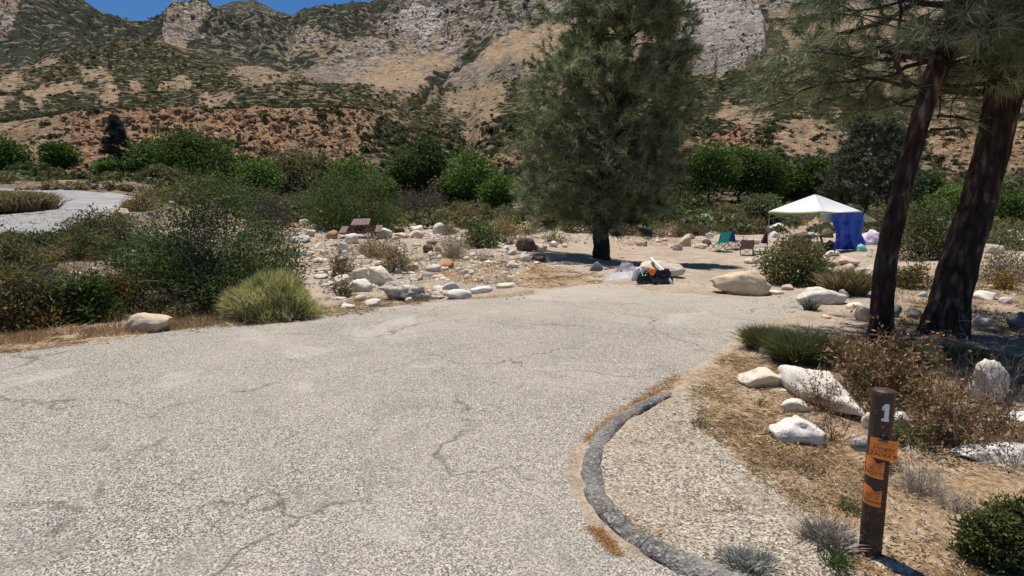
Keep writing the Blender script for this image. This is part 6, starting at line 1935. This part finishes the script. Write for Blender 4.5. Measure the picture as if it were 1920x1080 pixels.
def lump(name, px, pyb, wpx, hpx, mat, label, cat, seed=1, amp=.25, freq=2.0, depth=.8, sub=4, kind='crumple', Y=None, z=None):
    b = G(px, pyb); Yy = (Y or b.y)
    w = wpx * Yy / F; h = hpx * Yy / F
    Yy = Yy + w * depth * .3
    v, f = (ICO4 if sub == 4 else ICO3)
    v = v.copy()
    o = seed * 7.3
    d = amp * ridged(v[:, 0] * freq + o, v[:, 1] * freq, v[:, 2] * freq, 4, seed)
    v = v * (1 + d * .6)[:, None]
    v = v / np.abs(v).max(0)
    v[:, 2] = np.where(v[:, 2] < 0, v[:, 2] * .25, v[:, 2])
    v = v * np.array([w / 2, w / 2 * depth, h])
    x = at(px, pyb, Yy).x
    return tag(link(name, mesh_np(name, v, f, smooth=True), mat, None, (x, Yy, gzf(x, Yy) if z is None else z)), label, cat)
lump('blanket', 1632, 460, 42, 30, M_PINKW, 'pale pink blanket heaped right of the blue tarp', 'blanket', 3)
lump('bag', 1612, 473, 24, 16, M_TEAL2, 'pale teal bag at the lower right corner of the blue tarp', 'bag', 4)
lump('bag', 1502, 456, 40, 22, M_TAUPE, 'dark brown duffel bag in the shade under the canopy', 'bag', 6)
lump('bag', 1484, 455, 16, 12, simple_mat('dark_red_cloth', (.12, .03, .03)), 'small dark red bundle under the canopy', 'bag', 7)

lump('bag', 1556, 470, 22, 20, M_STEEL, 'black gear bag left of the foot of the blue tarp', 'bag', 21)
lump('bag', 1535, 466, 24, 14, simple_mat('dark_grey_cloth', (.06, .055, .05)), 'dark grey bedroll under the middle of the canopy', 'bag', 22)
lump('bag', 1520, 448, 18, 14, simple_mat('dull_white_cloth', (.45, .44, .42)), 'dull white sack behind the dark grey bedroll', 'bag', 23)
lump('bag', 1550, 446, 26, 18, M_TAUPE, 'brown sack stacked left of the blue tarp at mid height', 'bag', 24)
# picnic table in the canopy's shade
x_t = at(1512, 466, Yc + 2.6).x
T2 = empty('picnic_table', (x_t, Yc + 2.6, gzf(x_t, Yc + 2.6)), math.radians(20))
tag(T2, 'dark brown picnic table in the shade under the white canopy', 'picnic table')
for k in range(5):
    bm = bmesh.new(); add_box(bm, (0, (k - 2) * .148, .76), (1.7, .14, .04)); bm_obj('tabletop_plank', bm, M_BROWN, T2)
for s in (-1, 1):
    for k in range(2):
        bm = bmesh.new(); add_box(bm, (0, s * (.66 + k * .145), .45), (1.7, .138, .04)); bm_obj('bench_plank', bm, M_BROWN, T2)
    for q in (-1, 1):
        bm = bmesh.new(); add_bar(bm, (s * .58, q * .26, .74), (s * .58, q * .58, 0), .05, .09); bm_obj('leg', bm, M_BROWN, T2)
    bm = bmesh.new(); add_box(bm, (s * .62, 0, .40), (.04, 1.6, .09)); bm_obj('crossbar', bm, M_BROWN, T2)

# ---- folding chairs
def camp_chair(px, pyb, hpx, rz, mat, matarm, label, extra=''):
    b = G(px, pyb)
    h = hpx * b.y / F
    k = h / .88
    root = empty('folding_chair', (b.x, b.y + .25, gzf(b.x, b.y + .25)), rz)
    root.scale = (k, k, k)
    W, D = .30, .24
    tag(root, label, 'folding chair', 'folding chairs at the camp')
    # seat sling
    n = 10
    P = np.zeros((n, n, 3))
    for i in range(n):
        for j in range(n):
            u, v_ = i / 9 * 2 - 1, j / 9 * 2 - 1
            P[i, j] = (u * W, v_ * D, .44 - .07 * (1 - u * u) * (1 - .5 * v_ * v_) + .03 * -v_)
    sheet('seat', P, mat, root)
    P = np.zeros((n, n, 3))
    for i in range(n):
        for j in range(n):
            u, v_ = i / 9 * 2 - 1, j / 9
            P[i, j] = (u * W * (1 + .03 * v_), D + .02 + .16 * v_ + .035 * (1 - u * u), .40 + .50 * v_ - .03 * (1 - u * u) * v_)
    sheet('backrest', P, mat, root)
    for s in (-1, 1):
        P = np.zeros((8, 4, 3))
        for i in range(8):
            for j in range(4):
                P[i, j] = (s * (W + .02 + .03 * (j - 1.5)), -D - .02 + i / 7 * (2 * D + .1), .63 - .03 * math.sin(i / 7 * 3.14))
        sheet('armrest', P, matarm, root)
        rod('back_post', [(s * (W + .01), D + .0, .02), (s * (W + .01), D + .05, .45), (s * (W + .02), D + .18, .90)], .009, M_STEEL, root)
        rod('arm_post', [(s * (W + .01), -D, .02), (s * (W + .02), -D - .01, .63)], .009, M_STEEL, root)
        # crossed legs at each side
        rod('crossed_leg', [(s * W, -D, .02), (s * W, D, .42)], .009, M_STEEL, root)
        rod('crossed_leg', [(s * W, D, .02), (s * W, -D, .42)], .009, M_STEEL, root)
    for s in (-1, 1):
        rod('crossed_leg', [(-W, s * D, .02), (W, s * D, .42)], .009, M_STEEL, root)
        rod('crossed_leg', [(W, s * D, .02), (-W, s * D, .42)], .009, M_STEEL, root)
    return root
camp_chair(1350, 473, 38, math.radians(205), M_TEAL, M_TEAL2, 'teal folding chair with pale armrests, leftmost of the camp chairs')
camp_chair(1379, 469, 36, math.radians(118), M_NAVY, M_NAVY, 'navy blue folding chair beside the low black table')
camp_chair(1404, 481, 31, math.radians(160), M_TAUPE, M_TAUPE, 'taupe folding chair, lowest and nearest of the camp chairs')
# low folding table
b = G(1386, 467)
LT = empty('camp_table', (b.x, b.y + .1, gzf(b.x, b.y)), .1)
tag(LT, 'low black folding table in front of the navy chair', 'camp table')
bm = bmesh.new(); add_box(bm, (0, 0, .36), (.52, .36, .02)); bm_obj('tabletop', bm, M_STEEL, LT)
for s in (-1, 1):
    for q in (-1, 1):
        rod('leg', [(q * s * .24, s * .16, .35), (-q * s * .1, s * .16, .0)], .008, M_GALV, LT)
b = G(1427, 478)
LT = empty('camp_table', (b.x, b.y + .15, gzf(b.x, b.y)), -.1)
tag(LT, 'low grey camp table right of the taupe chair half hidden by the shrub', 'camp table')
bm = bmesh.new(); add_box(bm, (0, 0, .36), (.62, .4, .025)); bm_obj('tabletop', bm, M_GALV, LT)
for s in (-1, 1):
    for q in (-1, 1):
        rod('leg', [(s * .27, q * .17, .35), (s * .27, q * .17, .0)], .009, M_STEEL, LT)
bm = bmesh.new(); add_box(bm, (0, 0, .14), (.58, .36, .02)); bm_obj('shelf', bm, M_STEEL, LT)
# brown triangular folded lounger
b = G(1434, 457)
TC = empty('folded_lounger', (b.x, b.y + .1, gzf(b.x, b.y)))
tag(TC, 'dark brown folded lounger standing up like a triangle left of the canopy', 'folded lounger')
M_DKB = simple_mat('dark_red_brown_cloth', (.05, .022, .02), .8)
bm = bmesh.new()
vs = [bm.verts.new(p) for p in ((-.17, -.05, 0), (.17, -.05, 0), (.13, -.02, .8), (.08, -.02, .8), (-.17, .12, 0), (.17, .12, 0), (.13, .05, .8), (.08, .05, .8))]
for q in ((0, 1, 2, 3), (5, 4, 7, 6), (4, 0, 3, 7), (1, 5, 6, 2), (3, 2, 6, 7), (4, 5, 1, 0)):
    bm.faces.new([vs[i] for i in q])
bm_obj('cloth', bm, M_DKB, TC)
rod('frame_bar', [(-.2, -.07, 0), (.11, -.05, .84)], .012, M_GALV, TC)
rod('frame_bar', [(.19, -.07, 0), (.12, -.05, .84)], .012, M_GALV, TC)

# ---- dome tents
def tent(px, pyb, wpx, ptop_, cols, label):
    g_ = G(px, pyb); Y = g_.y + .8; p = at(px, pyb, Y); z = gzf(p.x, Y) - .05
    w = wpx * Y / F; h = max(at(px, ptop_, Y).z - z, .4)
    root = empty('dome_tent', (p.x, Y, z))
    tag(root, label, 'tent')
    m1 = simple_mat('tent_cloth', cols[0], .6, .3, .06)
    n = 17
    q = np.linspace(-1, 1, n)
    U, W_ = np.meshgrid(q, q, indexing='ij')
    # square dome
    hz = np.clip((1 - np.abs(U) ** 2.4) * (1 - np.abs(W_) ** 2.4), 0, 1) ** .62
    P = np.stack([U * w / 2, W_ * w / 2, hz * h], -1)
    sheet('canopy_cloth', P, m1, root, thick=.004)
    m2 = simple_mat('tent_pole_sleeve', cols[1], .6, .3, .06)
    for s in (-1, 1):
        t = np.linspace(-1, 1, 25)
        hz2 = np.clip((1 - np.abs(t) ** 2.4) ** 2, 0, 1) ** .62
        rod('pole_sleeve', np.stack([t * w / 2, s * t * w / 2, hz2 * h + .015], -1), .03, m2, root)
    return root
tent(889, 398, 40, 384, [(.055, .09, .10), (.02, .03, .04)], 'low dark blue-green dome tent in the weeds beyond the riverbed')
tent(1320, 424, 40, 401, [(.28, .42, .24), (.16, .34, .1)], 'pale green dome tent half hidden behind the dry bushes')

# ---- heap of bags and plastic on the pavement end
def crumple(name, pts_px, mat, label, cat, seed, hmax=.2, n=40, m=30):
    """a crumpled sheet lying on the ground over a photograph quad (4 corners, near-left, near-right, far-right, far-left)"""
    c = [np.array(flat(*p)) for p in pts_px]
    P = np.zeros((n, m, 3))
    for i in range(n):
        for j in range(m):
            u, v_ = i / (n - 1), j / (m - 1)
            q = (c[0] * (1 - u) + c[1] * u) * (1 - v_) + (c[3] * (1 - u) + c[2] * u) * v_
            q = q + .06 * np.array([float(vn(u * 5, v_ * 5, seed, 3)), float(vn(u * 5, v_ * 5, seed + 4, 3))])
            e = min(u, 1 - u, v_, 1 - v_)
            z = hmax * (.45 + .30 * float(ridged(u * 1.6 + seed, v_ * 1.6, 0, 3, seed)) + .12 * float(vn(u * 9, v_ * 9, seed, 8))) * float(ss(e, -.02, .3))
            P[i, j] = (q[0], q[1], gzf(q[0], q[1]) + .015 + max(0, z))
    o = sheet(name, P, mat)
    return tag(o, label, cat)
crumple('plastic_sheet', [(1130, 529), (1200, 528), (1196, 518), (1140, 519)], M_CLEAR, 'cloudy clear plastic sheet at the left end of the trash heap', 'plastic sheet', 2, .10)
crumple('groundsheet', [(1142, 522), (1204, 523), (1204, 512), (1162, 511)], M_LAV, 'crumpled grey-lilac groundsheet left of the black bags', 'groundsheet', 5, .26)
lump('trash_bag', 1211, 530, 36, 22, M_BLACKP, 'black plastic bag, left one of the two before the cream boulder', 'trash bag', 12, .3, depth=.6)
lump('trash_bag', 1241, 530, 44, 30, M_BLACKP, 'black plastic bag, right and taller of the two before the cream boulder', 'trash bag', 13, .3, depth=.6)
def flame_mat():
    t = NT('orange_print')
    w = t.noise(22, 4, .7, t.coord(), 2.0)
    c = t.ramp(w, [(.35, (.5, .03, .01)), (.48, (.85, .16, .02)), (.6, (.95, .42, .06)), (.72, (.9, .75, .4))])
    t.principled(c, .6)
    return t.m
bq = G(1224, 530); gx, gy = bq.x, bq.y
v, f = ICO3; v = v * (1 + .25 * ridged(v[:, 0] * 2, v[:, 1] * 2, v[:, 2] * 2, 3, 5))[:, None] * np.array([.06, .05, .075])
tag(link('orange_cloth', mesh_np('orange_cloth', v, f, smooth=True), flame_mat(), None, (gx - .02, gy - .03, bq.z + .25)), 'small orange and red printed cloth on the black bags', 'cloth')
crumple('plastic_sheet', [(1195, 531), (1262, 529), (1255, 521), (1200, 522)], M_BLACKP, 'flat black plastic spread under the bags', 'plastic sheet', 9, .05)
lump('white_bag', 1196, 526, 26, 26, simple_mat('white_plastic_bag', (.68, .68, .66), .5, .4, .06), 'white plastic bag against the left end of the cream boulder', 'bag', 17, .2, depth=.5)
p1x, p1y = G(1262, 531)[:2]
Pst = np.array([at(1221, 484, gy + .75)[:], at(1230, 494, gy + .45)[:], at(1244, 507, gy + .02)[:], (p1x, p1y + .05, .05)])
tt_ = np.linspace(0, 3, 16); Pi = np.stack([np.interp(tt_, range(4), Pst[:, k]) for k in range(3)], -1)
SH = np.stack([Pi + np.array([-.028, 0, 0]), Pi + np.array([0, -.012, .02]), Pi + np.array([.028, 0, 0])], 1)
tag(sheet('strap', SH, M_WHITE, thick=.012), 'white strap lying over the cream boulder and down past the black bags', 'strap')

# ---- numbered site post
pb_ = G(1630, 1046)
ptop = at(1657, 733, pb_.y + .02)
PO = empty('site_post', (pb_.x, pb_.y, 0))
tag(PO, 'brown round campsite post with the number 1 and orange tags', 'post')
ax = Vector((ptop.x - pb_.x, ptop.y - pb_.y, ptop.z - 0))
hp = ax.length
PR = .047
rotq = ax.to_track_quat('Z', 'Y')
def post_mat():
    t = NT('brown_post_paint')
    p = t.coord()
    nz = t.noise(9, 5, .65, p)
    c = t.ramp(nz, [(.3, (.042, .023, .016)), (.7, (.072, .041, .030))])
    s = t.n('ShaderNodeSeparateXYZ'); t.l(p, s.inputs[0])
    sc = t.noise(38, 4, .7, p)
    low = t.ramp(t.math('ADD', s.outputs[2], t.math('MULTIPLY', sc, .1)), [(.10, 1.0), (.2, 0.0)])
    c = t.mix(t.math('MULTIPLY', low, t.ramp(sc, [(.5, 0.0), (.58, .85)])), c, (.22, .16, .11))
    c = t.mix(t.ramp(t.noise(60, 3, .6, p), [(.62, 0.0), (.68, .55)]), c, (.28, .22, .17))
    c = t.mix(t.ramp(t.noise(14, 6, .75, p, 1.5), [(.58, 0.0), (.7, .35)]), c, (.16, .11, .085))
    t.principled(c, .55, t.bump(nz, .3, .004), .35)
    return t.m
n, sd_ = 60, 36
zz = np.linspace(-.08, hp, n)
rings = []
for i, z in enumerate(zz):
    r = PR * (1 - .0 * z)
    a = np.linspace(0, 2 * np.pi, sd_, endpoint=False)
    k = 1 + .012 * vn(np.cos(a) * 2, np.sin(a) * 2, z * 3, 6)
    if z < .12: k = k + .06 * np.maximum(0, ridged(np.cos(a) * 3, np.sin(a) * 3, z * 12, 2, 9)) * (1 - max(z, 0) / .12) - .02
    rings.append(np.stack([np.cos(a) * r * k, np.sin(a) * r * k, np.full(sd_, z)], -1))
rings.append(rings[-1] * np.array([.93, .93, 1]) + np.array([0, 0, .006]))
rings.append(rings[-1] * np.array([.01, .01, 1]) + np.array([0, 0, .003]))
Vp = np.concatenate(rings); n = len(rings)
i, j = np.meshgrid(np.arange(n - 1), np.arange(sd_), indexing='ij')
a = i * sd_ + j; b_ = i * sd_ + (j + 1) % sd_
Fp = np.stack([a, b_, b_ + sd_, a + sd_], -1).reshape(-1, 4)
pole = link('pole', mesh_np('pole', Vp, Fp, smooth=True), post_mat(), PO)
pole.rotation_euler = rotq.to_euler()
Mp = rotq.to_matrix()
view = Vector((-pb_.x, -pb_.y, 0)).normalized()     # towards the camera
local_view = Mp.inverted() @ view
th0 = math.atan2(local_view.y, local_view.x)
def on_post(th, z, r):          # th: angle to the right of the side that faces the camera, seen from it
    a = th0 + th
    return Vector((math.cos(a) * r, math.sin(a) * r, z))
M_STICK = simple_mat('white_reflective_sticker', (.70, .71, .72), .35, .4, .05, 40)
M_TAG = simple_mat('orange_tag_paper', (.92, .30, .07), .75, .15, .06, 30)
M_TAG2 = simple_mat('orange_tag_paper_faded', (.88, .29, .08), .8, .15, .08, 30)
M_INK = simple_mat('black_ink', (.02, .02, .022), .6, .2, .1)
M_PENCIL = simple_mat('faint_grey_ink', (.13, .07, .045), .8, .1, .1)
def text_bent(name, s, size, th, z, r, mat, parent, thick=.0004, sx=1.0, slant=0.0, flatplane=None):
    cu = bpy.data.curves.new(name, 'FONT'); cu.body = s; cu.size = size
    cu.align_x = 'CENTER'; cu.align_y = 'CENTER'; cu.shear = slant; cu.resolution_u = 3
    tmp = bpy.data.objects.new('tmp', cu); COL.objects.link(tmp)
    dg = bpy.context.evaluated_depsgraph_get()
    me = bpy.data.meshes.new_from_object(tmp.evaluated_get(dg))
    bpy.data.objects.remove(tmp)
    for v in me.vertices:
        x, y = v.co.x * sx, v.co.y
        if flatplane is None:
            v.co = on_post(th + x / r, z + y, r)
        else:
            v.co = flatplane(x, y)
    me.update(); me.materials.clear()
    o = link(name, me, mat, parent)
    return o
def bent_panel(name, outline, th, z, r, mat, parent, thick=.0006, flatplane=None):
    """outline in metres, filled with a fine grid so it can bend round the post"""
    xs = [p[0] for p in outline]; ys = [p[1] for p in outline]
    bm = bmesh.new()
    vs = [bm.verts.new((p[0], p[1], 0)) for p in outline]
    bm.faces.new(vs)
    for k in range(1, 14):
        x = min(xs) + (max(xs) - min(xs)) * k / 14
        g = bm.verts[:] + bm.edges[:] + bm.faces[:]
        bmesh.ops.bisect_plane(bm, geom=g, plane_co=(x, 0, 0), plane_no=(1, 0, 0))
    for k in range(1, 6):
        y = min(ys) + (max(ys) - min(ys)) * k / 6
        g = bm.verts[:] + bm.edges[:] + bm.faces[:]
        bmesh.ops.bisect_plane(bm, geom=g, plane_co=(0, y, 0), plane_no=(0, 1, 0))
    for v in bm.verts:
        x, y = v.co.x, v.co.y
        v.co = on_post(th + x / r, z + y, r) if flatplane is None else flatplane(x, y)
    o = bm_obj(name, bm, mat, parent)
    s_ = o.modifiers.new('thickness', 'SOLIDIFY'); s_.thickness = thick; s_.offset = 1 if flatplane is None else 0
    return o
# pole-fixed group: everything is placed in the pole's frame
# heights along the post measured in the photograph
def zpost(py): return (1046 - py) / (1046 - 733) * hp * 1.0
zr = lambda py: float(np.interp(py, [733, 764, 832, 873, 925, 1046], [hp, hp * .905, hp * .69, hp * .565, hp * .40, 0]))
# number 1 sticker, cut to the shape of the digit
d1 = [(-.013, -.021), (.011, -.021), (.011, -.016), (.0085, -.014), (.0085, .022), (-.004, .022), (-.013, .015), (-.013, .006), (-.0075, .006), (-.0065, .009), (-.0055, .009), (-.0055, -.013), (-.013, -.015)]
d1 = [(x * 1.3, y * 1.9) for x, y in d1]
bent_panel('number_sticker', d1, .36, zr(768), PR + .0012, M_STICK, pole)
for x, y in ((-.0125, .020), (.007, .037), (-.0125, -.036), (.0105, -.036)):
    bm = bmesh.new(); add_bar(bm, on_post(.36 + x / PR, zr(768) + y, PR), on_post(.36 + x / PR, zr(768) + y, PR + .003), .0013, seg=8); bm_obj('nail', bm, M_STEEL, pole)
# upper tag: a flat card on a clip, the lower two bent round the post
def card(th, zc, w, h, tilt=.0, push=.006):
    c = on_post(th, zc, PR + push)
    nrm = on_post(th, 0, 1).normalized(); rt = Vector((0, 0, 1)).cross(nrm).normalized()
    up = (Vector((0, 0, 1)) + nrm * tilt).normalized()
    def fp(x, y, lift=0.0):
        rx = rt * math.cos(.02) + up * math.sin(-.02)
        ux = up * math.cos(.02) + rt * math.sin(.02)
        return c + rx * x + ux * y + nrm * (lift + .004 * math.sin((x / w) * 3))
    return fp
T1 = card(.10, zr(833), .09, .09, .10, .008)
W1, H1 = .053, .050
tag1 = bent_panel('campsite_tag', [(-W1, -H1), (W1, -H1), (W1, H1), (-W1, H1)], 0, 0, 0, M_TAG, pole, .0008, lambda x, y: T1(x + .012, y))
def on1(dx, dy): return lambda x, y: T1(x + dx + .012, y + dy, .0012)
text_bent('lettering', 'CAMP', .013, 0, 0, 0, M_PENCIL, tag1, sx=1.1, flatplane=on1(-.002, .034))
text_bent('lettering', '17', .011, 0, 0, 0, M_INK, tag1, flatplane=on1(.034, .034))
text_bent('handwriting', 'Douglas', .024, 0, 0, 0, M_INK, tag1, sx=1.05, slant=.35, flatplane=on1(0, .007))
text_bent('handwriting', 'ZADER.B', .025, 0, 0, 0, M_INK, tag1, sx=1.05, slant=.15, flatplane=on1(0, -.028))
for yy in (.022, -.006, -.014):
    bent_panel('printed_line', [(-.045, yy), (.045, yy), (.045, yy + .0014), (-.045, yy + .0014)], 0, 0, 0, M_PENCIL, tag1, .0002, lambda x, y: T1(x + .008, y, .0011))
# bulldog clip
bm = bmesh.new()
c_ = T1(.006, H1 - .004, .004)
nrm = on_post(.1, 0, 1).normalized(); rt = Vector((0, 0, 1)).cross(nrm).normalized()
Mr = Matrix((rt, nrm, Vector((0, 0, 1)))).transposed().to_4x4()
add_box(bm, c_, (.034, .009, .009), Mr)
cl = bm_obj('clip', bm, M_STEEL, pole)
bm = bmesh.new(); add_bar(bm, c_ + Vector((0, 0, .004)), c_ + Vector((0, 0, .026)) - nrm * .004, .008, .002); add_bar(bm, c_ + Vector((0, 0, .024)) - rt * .006, c_ + Vector((0, 0, .024)) + rt * .006, .003)
bm_obj('clip_handle', bm, M_STEEL, cl)
def round_tag(zc, th, line1, line2, W=.040, Hh=.047):
    out = [(-W, -Hh + .004), (W, -Hh), (W, Hh - .012), (W - .006, Hh - .012), (.020, Hh - .016), (.012, Hh - .020), (.004, Hh - .014), (-.004, Hh - .004), (-W, Hh + .003)]
    tg = bent_panel('campsite_tag', out, th, zc, PR + .0022, M_TAG2, pole, .0008)
    text_bent('lettering', 'CAMP', .012, th + .012 / PR, zc + .017, PR + .0036, M_INK, tg, sx=1.15)
    text_bent('handwriting', line1, .018, th, zc + .001, PR + .0036, M_PENCIL, tg, slant=.3)
    text_bent('handwriting', line2, .024, th + .006 / PR, zc - .026, PR + .0036, M_INK, tg, sx=1.05)
    for yy in (.008, -.010):
        bent_panel('printed_line', [(-W + .004, yy), (W - .003, yy), (W - .003, yy + .0012), (-W + .004, yy + .0012)], th, zc, PR + .0034, M_PENCIL, tg, .0002)
    # elastic band round the post through the punched notch
    a = np.linspace(0, 2 * np.pi, 40)
    pts = [on_post(x, zc + .020 + .012 * math.cos(x + .9) + .006 * math.sin(x), PR + .0045 + .004 * max(0, math.cos(x + 1.2)))[:] for x in a]
    v, f = tubes_tri([(np.array(pts), np.full(len(pts), .0013))], 5)
    link('elastic_band', mesh_np('elastic_band', v, f, smooth=True), simple_mat('orange_elastic', (.55, .14, .04), .6), pole)
round_tag(zr(873), -.22, 'Jan / 9', 'POTTS')
round_tag(zr(925), -.26, 'Nov 10', 'Farmer')
